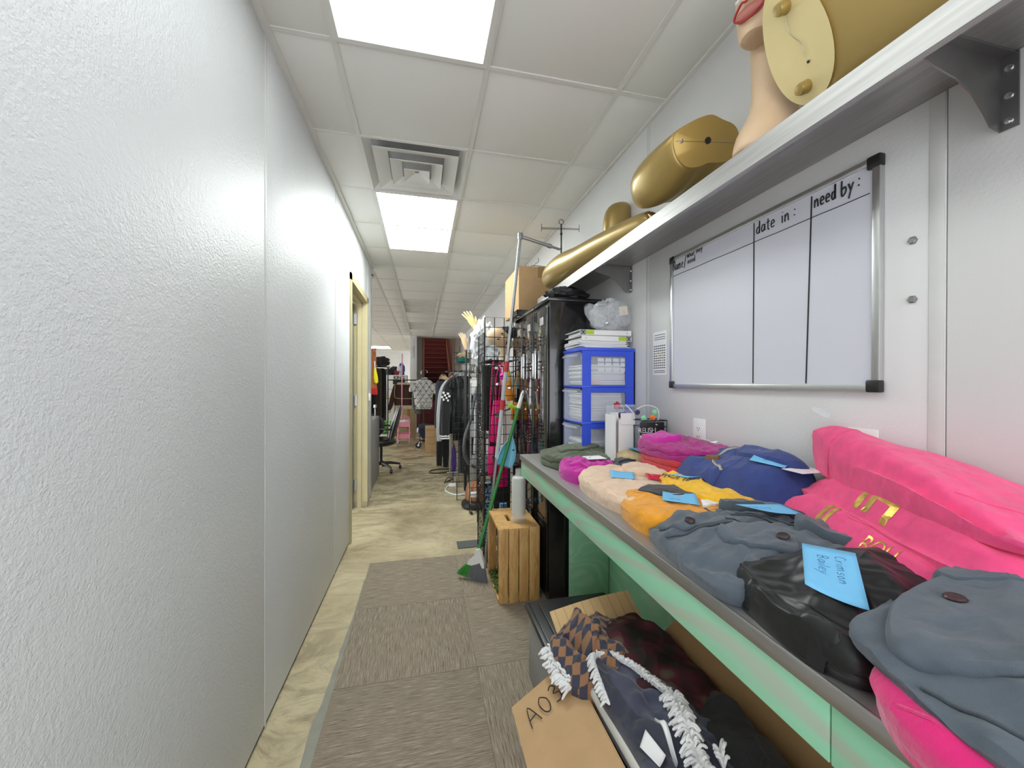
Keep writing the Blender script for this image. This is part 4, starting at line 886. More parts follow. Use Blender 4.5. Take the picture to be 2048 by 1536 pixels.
fo.build('crinkled_foil', base('crinkled_foil', (.62, .62, .62), .2, .8), t)
MB().box(-.025, .025, 0, .001, -.024, .024, Matrix.Translation((1.055, 1.915, ZB+.10))@Matrix.Rotation(-.15, 4, 'Y')).build('paper_note', base('cream_note', rgb(216, 206, 192), .8), t)

# white box with ribbons, clear bag, wire basket with sign, pompom garland
t = thing('white_box', 'tall white paper box holding folded ribbons beside the drawer tower', 'box')
bx0, bx1, by0, by1, bz1 = .915, 1.0, 1.71, 1.79, 1.20
mb = MB().box(bx0, bx0+.002, by0, by1, TZ, bz1).box(bx1-.002, bx1, by0, by1, TZ, bz1-.01).box(bx0, bx1, by0, by0+.002, TZ, bz1-.03).box(bx0, bx1, by1-.002, by1, TZ, bz1).box(bx0, bx1, by0, by1, TZ, TZ+.002)
mb.build('carton', m_white, t, False)
B(bx0+.012, bx1+.004, by0-.004, by0-.002, bz1-.055, bz1+.0).build('front_flap', m_white, t)
mb = MB()
for i in range(3): mb.blob((bx0+.018+.012*i, by0+.012, bz1-.01), .010, .012, .014, 10, 6, wob=.3, seed=i)
mb.build('navy_ribbon', plastic('navy_ribbon', rgb(38, 34, 110), .6), t)
MB().blob((bx0+.05, by0+.014, bz1-.012), .012, .012, .014, 10, 6, wob=.3).build('crimson_ribbon', plastic('crimson_ribbon', rgb(196, 24, 76), .6), t)
t = thing('clear_bag', 'flat clear plastic bag with printing standing behind the white box', 'bag')
mb = B(.90, 1.06, 1.80, 1.803, TZ+.001, 1.235); mb.build('film', m_frost, t)
text_mb('THE CLASSICS', .014, .0004, frame((.965, 1.7985, 1.213), (1, 0, 0), (0, 0, 1))).build('bag_print', m_navyl, t)
tag(B(.893, .899, 1.70, 1.80, TZ+.001, 1.19).build('white_board_strip', m_white), 'thin white board leaning between the white box and the drawer tower', 'board')
t = thing('wire_basket', 'black wire basket holding a sign that reads RELISH and enjoy', 'basket')
wx0, wx1, wy0, wy1, wz1 = .995, 1.125, 1.63, 1.72, 1.168
mb = MB(); crn = [(wx0, wy0), (wx1, wy0), (wx1, wy1), (wx0, wy1)]
for z in (TZ+.003, TZ+.08, wz1-.03, wz1): mb.tube([V(x, y, z) for x, y in crn], .0018 if z < wz1 else .003, 6, closed=True)
for x in (wx0, (wx0+wx1)/2, wx1): mb.tube([V(x, wy0, TZ+.003), V(x, wy0, wz1)], .0018, 6); mb.tube([V(x, wy1, TZ+.003), V(x, wy1, wz1)], .0018, 6)
mb.build('wire_frame', m_wire, t)
t = thing('box_sign', 'black and white box sign lettered RELISH and enjoy inside the wire basket', 'sign')
B(wx0+.006, wx1-.01, wy0+.006, wy0+.03, TZ+.004, wz1-.07, .001).build('white_part', m_white, t)
B(wx0+.006, wx1-.01, wy0+.005, wy0+.031, wz1-.07, wz1-.008, .001).build('black_part', m_black, t)
text_mb('RELISH.', .034, .0004, frame((wx0-.018, wy0+.0045, wz1-.056), (1, 0, 0), (0, 0, 1)), spacing=.9).build('white_lettering', m_white, t)
text_mb('enjoy.', .034, .0004, frame((wx0+.002, wy0+.0055, wz1-.108), (1, 0, .0), (.18, 0, 1))).build('black_lettering', m_ink, t)
t = thing('pompom_garland', 'white cord garland with mint and orange pompoms above the wire basket', 'garland')
cord = cr([(.985, 1.70, 1.165), (1.0, 1.69, 1.215), (1.05, 1.68, 1.238), (1.10, 1.67, 1.222), (1.095, 1.65, 1.18), (1.07, 1.64, 1.155), (1.075, 1.63, 1.148)], 8)
MB().tube(cord, .0022, 6).build('cord', m_white, t); MB().tube(cr([(.955, 1.71, 1.24), (.975, 1.705, 1.22), (.99, 1.70, 1.20)], 5), .0028, 6).build('cord', m_white, t)
for p, c_, nm in (((1.02, 1.655, 1.178), rgb(132, 208, 160), 'mint'), ((1.075, 1.65, 1.205), rgb(132, 208, 160), 'mint'), ((1.055, 1.64, 1.182), rgb(228, 112, 34), 'orange'), ((1.0, 1.68, 1.205), rgb(48, 44, 92), 'navy')):
    mb = MB(); R = []; 
    mb.blob(p, .0135, .0135, .0135, 24, 16, wob=.18, seed=hash(nm) % 7*0+3); mb.build('pompom', cloth_mat(nm+'_pompom', c_, .95, .6, 400), t)
tag(MB().blob((.985, 1.85, 1.225), .018, .016, .02, 16, 10, wob=.5, seed=4).cyl((.985, 1.85, TZ+.001), (.985, 1.85, 1.21), .003, 8).build('ribbon_rosette', plastic('crimson_satin', rgb(196, 20, 66), .5)), 'small crimson ribbon rosette poking out behind the white box', 'ribbon')

# ================================================================ LOCKERS, BOX ABOVE
t = thing('locker', 'glossy black steel lockers standing beyond the far end of the table', 'locker')
LX, LY0, LZ = .748, 2.256, 1.845
n3 = .305
B(LX+.004, XR-.004, LY0, LY0+3*n3, .0, LZ, .003).build('body', m_blackg, t)
B(LX-.012, XR-.004, LY0-.012, LY0+3*n3+.01, LZ, LZ+.022, .004).build('top_cap', m_blackg, t)
for i in range(3):
    y0 = LY0+n3*i
    mb = B(LX-.008, LX+.004, y0+.014, y0+n3-.006, .06, LZ-.03, .003); d = mb.build('door', m_blackg, t)
    mb = MB()
    for zc in (LZ-.20, LZ-.36-.0, 1.08, .98, .5):
        for k in range(3): mb.box(LX-.015, LX-.007, y0+.075, y0+.185, zc-.024*k-.008+.0, zc-.024*k, Matrix.Identity(4))
    mb.build('vent_louvre', m_blackg, d, False)
    B(LX-.013, LX-.008, y0+.09, y0+.16, LZ-.135, LZ-.085, .002).build('number_plate', m_alu, d)
    mb = MB().box(LX-.02, LX-.008, y0+.235, y0+.285, 1.37, 1.56, None, .003); mb.build('handle_plate', m_chrome, d)
    B(LX-.036, LX-.02, y0+.245, y0+.258, 1.38, 1.54, .003).build('handle', m_alu, d)
m_hbag = base('black_garment_bag', (.02, .02, .022), .5)
t = tag(crump(MB(), (.90, 2.36, LZ+.062), .135, .085, .045, 8, .25, zmin=LZ+.024).build('black_bag', m_hbag), 'limp black bag on the lockers under the steel shelf', 'bag')
t = thing('tray', 'flat black tray under the cardboard box at the far end of the lockers', 'tray')
B(.735, 1.13, 2.98, 3.165, LZ+.023, LZ+.033, .003).build('base', m_blackg, t)
mb = MB().box(.72, 1.135, 2.97, 2.976, LZ+.033, LZ+.075).box(.72, .726, 2.97, 3.165, LZ+.033, LZ+.075).box(.72, 1.135, 3.16, 3.166, LZ+.033, LZ+.075).box(1.129, 1.135, 2.97, 3.165, LZ+.033, LZ+.075); mb.build('rim', m_blackg, t, False)
t = thing('cardboard_box', 'taped brown cardboard box up on top of the lockers behind the leaning pole', 'box', 'cardboard boxes')
cx0, cx1, cy0, cy1, cz0, cz1 = .752, 1.135, 3.05, 3.58, LZ+.076, 2.292
B(cx0, cx1, cy0, cy1, cz0, cz1, .004).build('carton', m_card, t)
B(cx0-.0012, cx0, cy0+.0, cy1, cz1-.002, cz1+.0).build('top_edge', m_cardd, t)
m_tape = base('brown_packing_tape', rgb(160, 122, 76), .3)
B(cx0+.16, cx0+.22, cy0-.0012, cy0, cz1-.09, cz1, .0004).build('tape', m_tape, t); B(cx0+.16, cx0+.22, cy0, cy1, cz1, cz1+.001).build('tape', m_tape, t)
B(cx0+.17, cx0+.21, cy0-.0012, cy0, cz0, cz0+.07).build('tape', m_tape, t)
t = thing('wire_hanger', 'thin wire hanger hook lying on the high cardboard box', 'hanger')
MB().tube(cr([(.86, 3.07, cz1+.008), (.90, 3.07, cz1+.012), (.98, 3.07, cz1+.010), (1.06, 3.08, cz1+.012)], 6), .0025, 6).tube(cr([(.88, 3.07, cz1+.01), (.90, 3.07, cz1+.03), (.925, 3.07, cz1+.05), (.92, 3.07, cz1+.08)], 5), .0022, 6).build('wire', m_wire, t)
# shelf on which the far gear stands, behind the lockers: black wire rack with folded goods
# ================================================================ POLE, BROOM, DUSTPAN
t = thing('extension_pole', 'tall silver pole with red grip bands and an angled top arm', 'pole')
pb, pt = V(.445, 2.80, .01), V(.687, 2.74, 2.405)
MB().cyl(pb, pt, .0125, 14).build('shaft', m_greymetal, t)
def al(u): return pb.lerp(pt, u)
MB().cyl(al(.33), al(.64), .0145, 14).build('lower_sleeve', base('painted_grey_tube', rgb(186, 190, 190), .4), t)
for a, b in ((.590, .622), (.475, .505)): MB().cyl(al(a), al(b), .0175, 14).build('red_band', plastic('red_grip', rgb(184, 48, 52), .5), t)
MB().lathe([(.0001, -.02), (.019, -.02), (.021, 0), (.019, .022), (.0001, .024)], n=14, M=Matrix.Translation(pt)).build('elbow', m_greymetal, t)
pa = V(.99, 2.74, 2.335)
MB().cyl(pt, pt.lerp(pa, .72), .012, 12).cyl(pt.lerp(pa, .68), pt.lerp(pa, .78), .016, 12).cyl(pt.lerp(pa, .75), pa, .009, 12).build('arm', m_greymetal, t)

t = thing('broom', 'angled broom with green handle, white collar and green and grey bristles leaning behind the crate', 'broom')
hb, ht = V(.372, 2.635, .20), V(.735, 2.825, 1.285)
m_greenp = plastic('green_painted_handle', rgb(46, 128, 62), .35)
MB().cyl(hb, hb.lerp(ht, .90), .0125, 14).build('handle', m_greenp, t)
e0, e1 = hb.lerp(ht, .88), ht
MB().tube([e0, e0.lerp(e1, .1), e0.lerp(e1, .8), e1], [.0145, .015, .014, .008], 14).build('white_grip', m_white, t)
MB().blob(hb.lerp(ht, .975)+V(-.0, -.014, 0), .004, .002, .010, 10, 6).build('hang_hole', m_black, t)
# head: slanted trapezoid
hd_x = V(.86, -.5, 0).normalized(); hd_n = V(.5, .86, 0).normalized(); O_ = V(.345, 2.62, 0)
def hp_(a, b, z): return O_+hd_x*a+hd_n*b+V(0, 0, z)
outl = [(-.052, .115), (-.045, .135), (.0, .175), (.01, .215), (.03, .225), (.048, .205), (.07, .14), (.075, .105), (.06, .10), (.04, .135), (.02, .125), (-.02, .11)]
mb = MB(); nO = len(outl)
mb.add([hp_(a, -.014, z) for a, z in outl]+[hp_(a, .014, z) for a, z in outl], [tuple(range(nO-1, -1, -1)), tuple(range(nO, 2*nO))]+[(i, (i+1) % nO, nO+(i+1) % nO, nO+i) for i in range(nO)])
mb.build('white_collar', m_white, t)
def bristles(u0, u1, n, mat, nm):
    mb = MB()
    for i in range(n):
        u = u0+(u1-u0)*random.random(); b = random.uniform(-.012, .012)
        a0 = -.05+.122*u; z0_ = .112+.0*u+.02*math.sin(u*3)
        a1 = -.125+.215*u+random.uniform(-.006, .006); z1_ = max(.004, .055*(1-u)-.02+random.uniform(0, .02))
        p, q_ = hp_(a0, b*.5, z0_+.01), hp_(a1, b*1.4, z1_); mb.tube([p, p.lerp(q_, .5)+V(0, 0, .002), q_], [.0016, .0014, .001], 4)
    return tag(mb.build(nm, mat, t, False), kind='stuff')
bristles(0, .38, 260, plastic('green_bristle', rgb(66, 150, 62), .5), 'green_bristles'); bristles(.3, 1, 420, base('grey_bristle', rgb(120, 124, 126), .6, var=.2, vscale=200), 'grey_bristles')
t = thing('dustpan', 'light blue plastic dustpan clipped on the green broom handle', 'dustpan')
m_lb = plastic('light_blue_plastic', rgb(108, 186, 216), .3)
dc = hb.lerp(ht, .665)+V(.018, .022, .0); ax_ = (hb-ht).normalized(); dx_ = V(.97, .1, -.0); dx_ = (dx_-ax_*dx_.dot(ax_)).normalized(); dn = ax_.cross(dx_).normalized()
if dn.y > 0: dn = -dn
secs = []
for u, wd, dp in ((-.03, .008, .003), (.0, .020, .008), (.03, .040, .016), (.07, .055, .02), (.12, .063, .02), (.16, .062, .016), (.19, .056, .008)): secs.append((dc+ax_*u, wd, dp))
mb = MB(); R = []
for p, wd, dp in secs:
    row = [p+dx_*(wd*math.sin(a))-dn*(-dp*abs(math.sin(a))**3)+dn*0 for a in [(-PI/2)+PI*i/16 for i in range(17)]]
    R.append(row+[q_-dn*.003 for q_ in reversed(row)])
mb.rings(R); mb.build('pan', m_lb, t)
mb = MB(); mb.tube(cr([dc+ax_*(-.10), dc+ax_*(-.03)+dx_*.004, dc+ax_*.01+dx_*.028+dn*.004, dc+ax_*.08+dx_*.058+dn*.006, dc+ax_*.16+dx_*.062+dn*.004], 5), .0028, 6).tube(cr([dc+ax_*(-.10), dc+ax_*(-.03)-dx_*.004, dc+ax_*.01-dx_*.028+dn*.004, dc+ax_*.08-dx_*.058+dn*.006, dc+ax_*.16-dx_*.062+dn*.004], 5), .0028, 6); mb.build('raised_rim', base('pale_blue_rim', rgb(186, 226, 238), .3), t)
MB().cyl(dc+ax_*.192-dx_*.054, dc+ax_*.192+dx_*.054, .006, 8).build('rubber_edge', m_steeld, t)
tag(MB().box(.28, .62, 3.16, 3.30, .001, .006, Matrix.Identity(4)).build('floor_mat', base('dark_grey_mat', rgb(88, 88, 90), .8)), 'dark grey flat mat on the concrete behind the broom', 'mat')

# ================================================================ CRATE WITH MOSS, GLASS VASE
t = thing('wooden_crate', 'pine slatted crate standing on end at the corner of the table', 'crate')
c0, c1, d0, d1_, H_ = .449, .700, 2.312, 2.690, .457
# end boards (bottom and top), top with hand hole
B(c0, c1, d0+.010, d1_-.010, .008, .024, .001).build('end_board', m_pine, t)
zT = H_
hx0, hx1, hy0, hy1 = .532, .558, 2.44, 2.56
mb = MB().box(c0, hx0, d0+.0, d1_, zT-.016, zT).box(hx1, c1, d0, d1_, zT-.016, zT).box(hx0, hx1, d0, hy0, zT-.016, zT).box(hx0, hx1, hy1, d1_, zT-.016, zT); mb.build('end_board', m_pine, t, False)
sw = (c1-c0-.018)/4
for k in range(4):
    x = c0+k*(sw+.006)
    B(x, x+sw, d0-.0095, d0, .0, zT, .001).build('slat', m_pine, t)
    B(x, x+sw, d1_, d1_+.0095, .0, zT, .001).build('slat', m_pine, t)
for k in range(3):
    y = d0+.0+k*(.122+.006); B(c1, c1+.0095, y, y+.122, .0, zT, .001).build('slat', m_pine, t)
MB().blob((.4495, 2.64, .16), .0008, .008, .008, 12, 6).build('knot', base('wood_knot', rgb(110, 60, 30), .6), t)
B(c0, c0+.006, d1_-.03, d1_, .024, zT-.016).build('inner_strip', m_pine, t)
m_moss = base('green_moss', rgb(78, 92, 40), .95, 0, .4, 60)
mb = MB()
for i in range(420):
    x, y = random.uniform(.452, .68), random.uniform(2.34, 2.66); mb.blob((x, y, .03+random.uniform(0, .05)*(1-abs(x-.56)/.2)), random.uniform(.006, .014), random.uniform(.006, .014), .007, 6, 4, wob=.6, seed=i)
mo = mb.build('moss', m_moss); tag(mo, 'green preserved moss lying in the bottom of the crate', 'moss', kind='stuff')
t = thing('glass_vase', 'tall clear glass vase lined with silver frost standing on the crate', 'vase')
vx, vy = .603, 2.43
MB().lathe([(.0001, .001), (.040, .001), (.050, .006), (.050, .03), (.047, .04), (.047, .27), (.043, .285), (.03, .292), (.022, .296), (.022, .335), (.0205, .335), (.0205, .294), (.028, .289), (.041, .281), (.045, .268), (.045, .045), (.042, .035), (.0001, .03)], (vx, vy, H_), 40).build('glass', m_glass, t)
MB().lathe([(.0001, .05), (.0435, .05), (.0437, .262), (.040, .276), (.0001, .28)], (vx, vy, H_), 32).build('frosted_lining', m_silverglit, t)

# ================================================================ UNDER THE TABLE
t = thing('storage_tote', 'grey storage tote with a black lid under the far end of the table', 'tote')
B(.475, .84, 1.345, 1.72, .0, .31, .012).build('bin', base('grey_tote_plastic', rgb(150, 150, 148), .5), t)
mb = MB().box(.458, .862, 1.33, 1.735, .305, .335, None, .010); lid = mb.build('lid', m_black, t)
mb = MB().box(.475, .845, 1.345, 1.72, .332, .342, None, .004).box(.51, .81, 1.385, 1.68, .340, .350, None, .004); mb.build('lid_ridge', m_black, lid)
m_cardl = card('pale_corrugated_cardboard', rgb(206, 174, 126))
t = thing('cardboard_box', 'open cardboard box marked A03 full of blankets under the table', 'box', 'cardboard boxes')
q0, q1, r0, r1, zt0 = .495, .850, .28, 1.300, .375
B(q0, q0+.005, r0, r1, 0, zt0).build('side_wall', m_card, t); B(q1-.005, q1, r0, r1, 0, zt0).build('side_wall', m_card, t)
B(q0, q1, r0, r0+.005, 0, zt0).build('side_wall', m_card, t); B(q0, q1, r1-.005, r1, 0, zt0).build('side_wall', m_card, t); B(q0, q1, r0, r1, 0, .005).build('bottom', m_card, t)
def sheet(cs, th=.005):
    a, b, c, d = [V(*p) for p in cs]; n = (b-a).cross(d-a).normalized()*th; mb = MB()
    N_ = 10; P = []
    for i in range(N_+1):
        for j in range(N_+1):
            u, v_ = i/N_, j/N_; p = a.lerp(b, u).lerp(d.lerp(c, u), v_)+n*(1.4*math.sin(PI*u)*v_); P.append(p)
    top = P; bot = [p-n for p in P]; mb.add(top+bot, [])
    K = N_+1; F_ = []
    for i in range(N_):
        for j in range(N_):
            q_ = [i*K+j, (i+1)*K+j, (i+1)*K+j+1, i*K+j+1]; F_.append(tuple(q_)); F_.append(tuple(x+K*K for x in reversed(q_)))
    ed = [i*K for i in range(K)]+[(K-1)*K+j for j in range(1, K)]+[i*K+K-1 for i in range(K-2, -1, -1)]+[j for j in range(K-2, 0, -1)]
    for k in range(len(ed)): x, y = ed[k], ed[(k+1) % len(ed)]; F_.append((x, y, y+K*K, x+K*K))
    mb.f = F_; return mb
fa = [(q0+.002, .30, zt0), (q0+.002, 1.285, zt0), (.285, 1.235, .285), (.275, .36, .285)]
ff = sheet(fa).build('flap', m_card, t)
o_ = V(.325, 1.165, .3125); xa_ = V(.16, -.0, .065); 
hand('A03', .036, frame((.322, 1.12, .3095), (.955, .30, .40), (-.30, .95, -.02)), .0018).build('marker_writing', m_ink, ff)
cf_ = sheet([(q0, r1, zt0), (q1, r1, zt0), (q1+.0, 1.50, .465), (q0+.015, 1.52, .405)], .006).build('flap', m_cardl, t)
mb = MB()
for i in range(9):
    u = (i+.5)/9; a = V(q0, r1, zt0).lerp(V(q1, r1, zt0), u); b = V(q0+.015, 1.52, .405).lerp(V(q1, 1.5, .465), u); n = V(0, -.36, .93)
    mb.tube([a.lerp(b, k/6)+n*(.0075*math.sin(PI*u)*k/6+.0012) for k in range(7)], .0016, 5)
mb.build('corrugation_ridge', m_card, cf_)
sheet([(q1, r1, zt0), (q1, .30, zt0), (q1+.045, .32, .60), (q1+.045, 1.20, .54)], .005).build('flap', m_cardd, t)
t = tag(MB().tube(cr([(.512, 1.20, .395), (.512, 1.0, .398), (.518, .7, .40), (.525, .4, .40)], 6), .011, 12, flat=1.6).build('foam_edge', base('pale_grey_foam', rgb(196, 196, 188), .7)), 'pale grey padded sheet edge standing inside the box beside the navy blanket', 'foam')
# blankets
q = N('brown_blue_check_cloth'); ck = q.n('ShaderNodeTexChecker'); ck.inputs['Scale'].default_value = 38; ck.inputs[1].default_value = (*rgb(142, 102, 70), 1); ck.inputs[2].default_value = (*rgb(52, 54, 70), 1)
tc = q.n('ShaderNodeTexCoord'); nn_ = q.n('ShaderNodeTexNoise'); nn_.inputs['Scale'].default_value = 9; gp = q.pos((1, 1, .0), (0, 0, .5)); vm = q.n('ShaderNodeVectorMath', operation='MULTIPLY_ADD'); q.l(gp, nn_.inputs[0]); q.l(nn_.outputs[1], vm.inputs[0]); vm.inputs[1].default_value = (.035, .035, 0); q.l(gp, vm.inputs[2]); q.l(vm.outputs[0], ck.inputs[0])
q.l(ck.outputs[0], q.b.inputs['Base Color']); q.b.inputs['Roughness'].default_value = .9; q.b.inputs['Sheen Weight'].default_value = .2; m_check = q.m
q = N('dark_floral_cloth'); vo = q.n('ShaderNodeTexVoronoi'); vo.inputs['Scale'].default_value = 13; gp = q.pos((1, 1, .6)); q.l(gp, vo.inputs[0])
q.l(q.ramp(vo.outputs[0], [(0, rgb(92, 84, 70)), (.22, rgb(80, 70, 58)), (.33, rgb(84, 24, 38)), (.55, rgb(54, 20, 26)), (.7, rgb(30, 22, 20))]), q.b.inputs['Base Color']); q.b.inputs['Roughness'].default_value = .9; m_floral = q.m
q = N('navy_patch_cloth'); q.l(q.ramp(q.noise(q.pos(), 5, 1), [(.47, rgb(44, 46, 62)), (.49, rgb(60, 64, 84))]), q.b.inputs['Base Color']); q.b.inputs['Roughness'].default_value = .85; q.b.inputs['Sheen Weight'].default_value = .3; m_navyb = q.m
m_fringe = cloth_mat('white_cotton_fringe', rgb(228, 228, 228), .9, .2, 600)
def fringe(path, name, parent, ln=.045, n=120, dirs=None, r=.0042):
    P = [V(*p) for p in path]; P = cr(P, 12); mb = MB()
    for i in range(n):
        u = i/n*(len(P)-1.001); a = int(u); p = P[a].lerp(P[a+1], u-a); tn = (P[a+1]-P[a]).normalized(); sd_ = tn.cross(V(0, 0, 1)).normalized()
        d = (sd_*(-1 if i % 2 else 1)*random.uniform(.3, 1)+tn*random.uniform(-.5, .5)+V(0, 0, random.uniform(-.1, .7))).normalized()
        if dirs: d = (d*.55+V(*dirs)).normalized()
        L_ = ln*random.uniform(.6, 1.1)
        mb.tube(cr([p, p+d*L_*.5+V(0, 0, .006), p+d*L_-V(0, 0, .012)], 3), [r]*6+[r*.7], 6)
    tag(mb.build(name, m_fringe, parent), kind='stuff')
t = thing('checked_blanket', 'brown and blue checked blanket with white fringe heaped in the A03 box', 'blanket', 'blankets in the box under the table')
gb = garment('body', [(.44, 1.19), (.435, 1.30), (.49, 1.40), (.60, 1.44), (.72, 1.42), (.78, 1.32), (.72, 1.18), (.62, 1.10), (.50, 1.10)], .345, .085, m_check, t, 31, .02, 1, puff=.045, lump=.05, wsc=9, creases=[((.50, 1.30), (.54, 1.16), .016, -.04), ((.56, 1.38), (.58, 1.24), .02, .03)])
seam(gb, [(.50, 1.18), (.56, 1.20), (.60, 1.26), (.66, 1.27)], .010, m_check, t, 'rolled_edge')
fringe([(.445, 1.30, .40), (.435, 1.24, .395), (.455, 1.18, .385), (.47, 1.15, .375)], 'fringe', t, .045, 110, (-.6, .1, .1)); fringe([(.50, 1.24, .42), (.52, 1.20, .42)], 'fringe', t, .02, 14)
t = thing('floral_blanket', 'dark red and taupe floral blanket behind the fringed navy blanket in the box', 'blanket', 'blankets in the box under the table')
gf = garment('body', [(.585, 1.06), (.60, 1.24), (.68, 1.36), (.80, 1.38), (.842, 1.22), (.842, .98), (.80, .84), (.70, .84), (.62, .93)], .30, .15, m_floral, t, 32, .014, 1, puff=.05, lump=.04, wsc=6)
t = thing('black_blanket', 'plain black folded throw between the floral blanket and the box side', 'blanket', 'blankets in the box under the table')
gk = garment('body', [(.66, .60), (.66, .90), (.74, 1.0), (.842, 1.02), (.844, .70), (.842, .34), (.74, .32), (.67, .42)], .30, .16, cloth_mat('soft_black_fleece', (.016, .016, .018), .9, .1), t, 34, .014, 1, puff=.05, lump=.03, wsc=6, edge=.6, drop=.6)
t = thing('fringed_blanket', 'dark navy blanket edged with thick white fringe at the front of the box', 'blanket', 'blankets in the box under the table')
gn = garment('body', [(.510, 1.10), (.535, 1.17), (.60, 1.16), (.66, 1.06), (.72, .95), (.775, .82), (.78, .62), (.72, .40), (.60, .33), (.535, .45), (.518, .70), (.508, .95)], .36, .10, m_navyb, t, 33, .013, 1, puff=.04, lump=.03, wdir=(.4, -1), wsc=7, creases=[((.62, 1.02), (.60, .88), .02, -.018), ((.56, .90), (.62, .80), .02, .016), ((.60, .84), (.57, .74), .014, -.02)])
def onb(pts, l=.006): return [(x, y, zt(gn, x, y, .44)+l) for x, y in pts]
fringe(onb([(.512, 1.0), (.517, 1.08), (.533, 1.14), (.55, 1.165)]), 'fringe', t, .026, 120, (-.7, .3, .2), .0033)
fringe(onb([(.55, 1.165), (.585, 1.15), (.615, 1.09), (.635, 1.03), (.645, .96), (.65, .91)]), 'fringe', t, .028, 210, (.35, .3, .3), .0034)
fringe(onb([(.65, .91), (.64, .87), (.625, .82), (.612, .76), (.605, .70), (.60, .62)], .010), 'fringe', t, .034, 260, None, .0036)
fringe(onb([(.66, .755), (.655, .735)], .01), 'fringe', t, .045, 9, (.1, .4, .9), .004)
flap(gn, [(.585, .895), (.598, .89), (.585, .80), (.572, .79)], .001, m_paper, t, 'woven_label', .006)
note(gn, [(.522, .86), (.55, .88), (.56, .81), (.53, .79)], 'white paper price tag under the navy blanket edge', (), .003, 'hang tags on garments', m_paper)['category'] = 'tag'

# ================================================================ GRID PANELS AND WHAT HANGS BETWEEN THEM
def gridpanel(x0, nx, y, H, cell, lb, z0=0.0, step=None):
    t = thing('grid_panel', lb, 'grid panel', 'black wire grid panels')
    step = step or cell; x1 = x0+nx*cell
    mb = MB().tube([V(x0, y, z0), V(x1, y, z0), V(x1, y, H), V(x0, y, H)], .0042, 8, closed=True); mb.build('outer_frame', m_wire, t)
    for i in range(1, nx): MB().cyl((x0+i*cell, y, z0), (x0+i*cell, y, H), .0030, 6).build('upright_wire', m_wire, t)
    k = 1
    while z0+k*step < H-.01:
        MB().cyl((x0, y+.005, H-k*step), (x1, y+.005, H-k*step), .0030, 6).build('cross_wire', m_wire, t); k += 1
    for x in (x0+.02, x1-.02): MB().box(x-.012, x+.012, y-.03, y+.03, z0-.0, z0+.012, None, .003).build('foot', m_black, t)
    return t
gridpanel(.452, 4, 2.885, 1.835, .0735, 'black wire grid panel nearest the broom and leaning pole', .012)
gridpanel(.466, 4, 3.96, 1.815, .0735, 'black wire grid panel second in line behind the nearest one', .012)
gridpanel(.385, 4, 5.10, 1.81, .0762, 'black wire grid panel farthest back beside the clothes rack', .012)
# a side panel running back from the near one
t = thing('grid_panel', 'black wire grid panel running away from the aisle edge of the nearest one', 'grid panel', 'black wire grid panels')
MB().tube([V(.448, 2.90, .012), V(.448, 3.20, .012), V(.448, 3.20, 1.72), V(.448, 2.90, 1.72)], .0042, 8, closed=True).build('outer_frame', m_wire, t)
for i in range(1, 4): MB().cyl((.448, 2.9+.075*i, .012), (.448, 2.9+.075*i, 1.72), .003, 6).build('upright_wire', m_wire, t)
for k in range(1, 22): MB().cyl((.444, 2.90, 1.72-.0762*k), (.444, 3.20, 1.72-.0762*k), .003, 6).build('cross_wire', m_wire, t)
# pegs/hooks
def hook(x, y, z, ln, lb):
    tag(MB().tube(cr([(x, y, z), (x, y-.01, z+.004), (x+ln*.5, y-.06, z+.03), (x+ln, y-.12, z+.055)], 4), .005, 6).build('display_hook', m_wire), lb, 'hook', 'display hooks on the grid panels')
for k_, (x, z) in enumerate(((.50, 1.46), (.66, 1.42), (.52, 1.10), (.55, .80), (.52, .60))): hook(x, 2.884, z, .10, ('topmost', 'second highest', 'middle', 'second lowest', 'lowest')[k_]+' black slanted display hook on the nearest grid panel')
t = thing('hanging_rail', 'pair of black rails running back between the first two grid panels', 'rail')
for x in (.50, .70):
    for z in (1.52,): MB().cyl((x, 2.885, z), (x, 3.96, z), .007, 8).build('rail_bar', m_wire, t)
for y in (3.03, 3.13, 3.45, 3.9): MB().cyl((.50, y, 1.52), (.70, y, 1.52), .005, 8).build('cross_bar', m_wire, t)

# hanging cloth helper: closed sleeve of fabric, rows of (z, x left, x right)
def hang(name, rows, y, th, mat, parent=None, folds=5, amp=.25, seed=0, M=None, n=56, steps=6):
    P = cr([V(*r) for r in rows], steps); R = []
    zmax = max(p.x for p in P); zmin = min(p.x for p in P)
    for p in P:
        z, a, b = p; c = (a+b)/2; hw = max(.002, (b-a)/2); dn_ = (zmax-z)/max(.01, zmax-zmin); row = []
        for k in range(n):
            w_ = 2*PI*k/n; cx = math.copysign(abs(math.cos(w_))**.75, math.cos(w_)); sy = math.copysign(abs(math.sin(w_))**.8, math.sin(w_))
            wob = amp*th*math.sin(folds*cx*2.2+seed+1.1*noise.noise(V(z*2.5, seed, 0)))*(.25+dn_)+.35*th*noise.noise(V(cx*3, z*6, seed))
            q_ = V(c+cx*hw, y+sy*th+wob, z+.008*noise.noise(V(cx*4, seed, 2))*dn_)
            row.append(M @ q_ if M else q_)
        R.append(row)
    o = MB().rings(R).build(name, mat, parent); o.data.polygons.foreach_set('use_smooth', [True]*len(o.data.polygons)); return o
m_magp = plastic('hot_pink_plastic', rgb(236, 18, 122), .35); m_orange = plastic('orange_plastic', rgb(224, 140, 30), .45); m_yelg = plastic('yellow_green_plastic', rgb(176, 204, 52), .45)
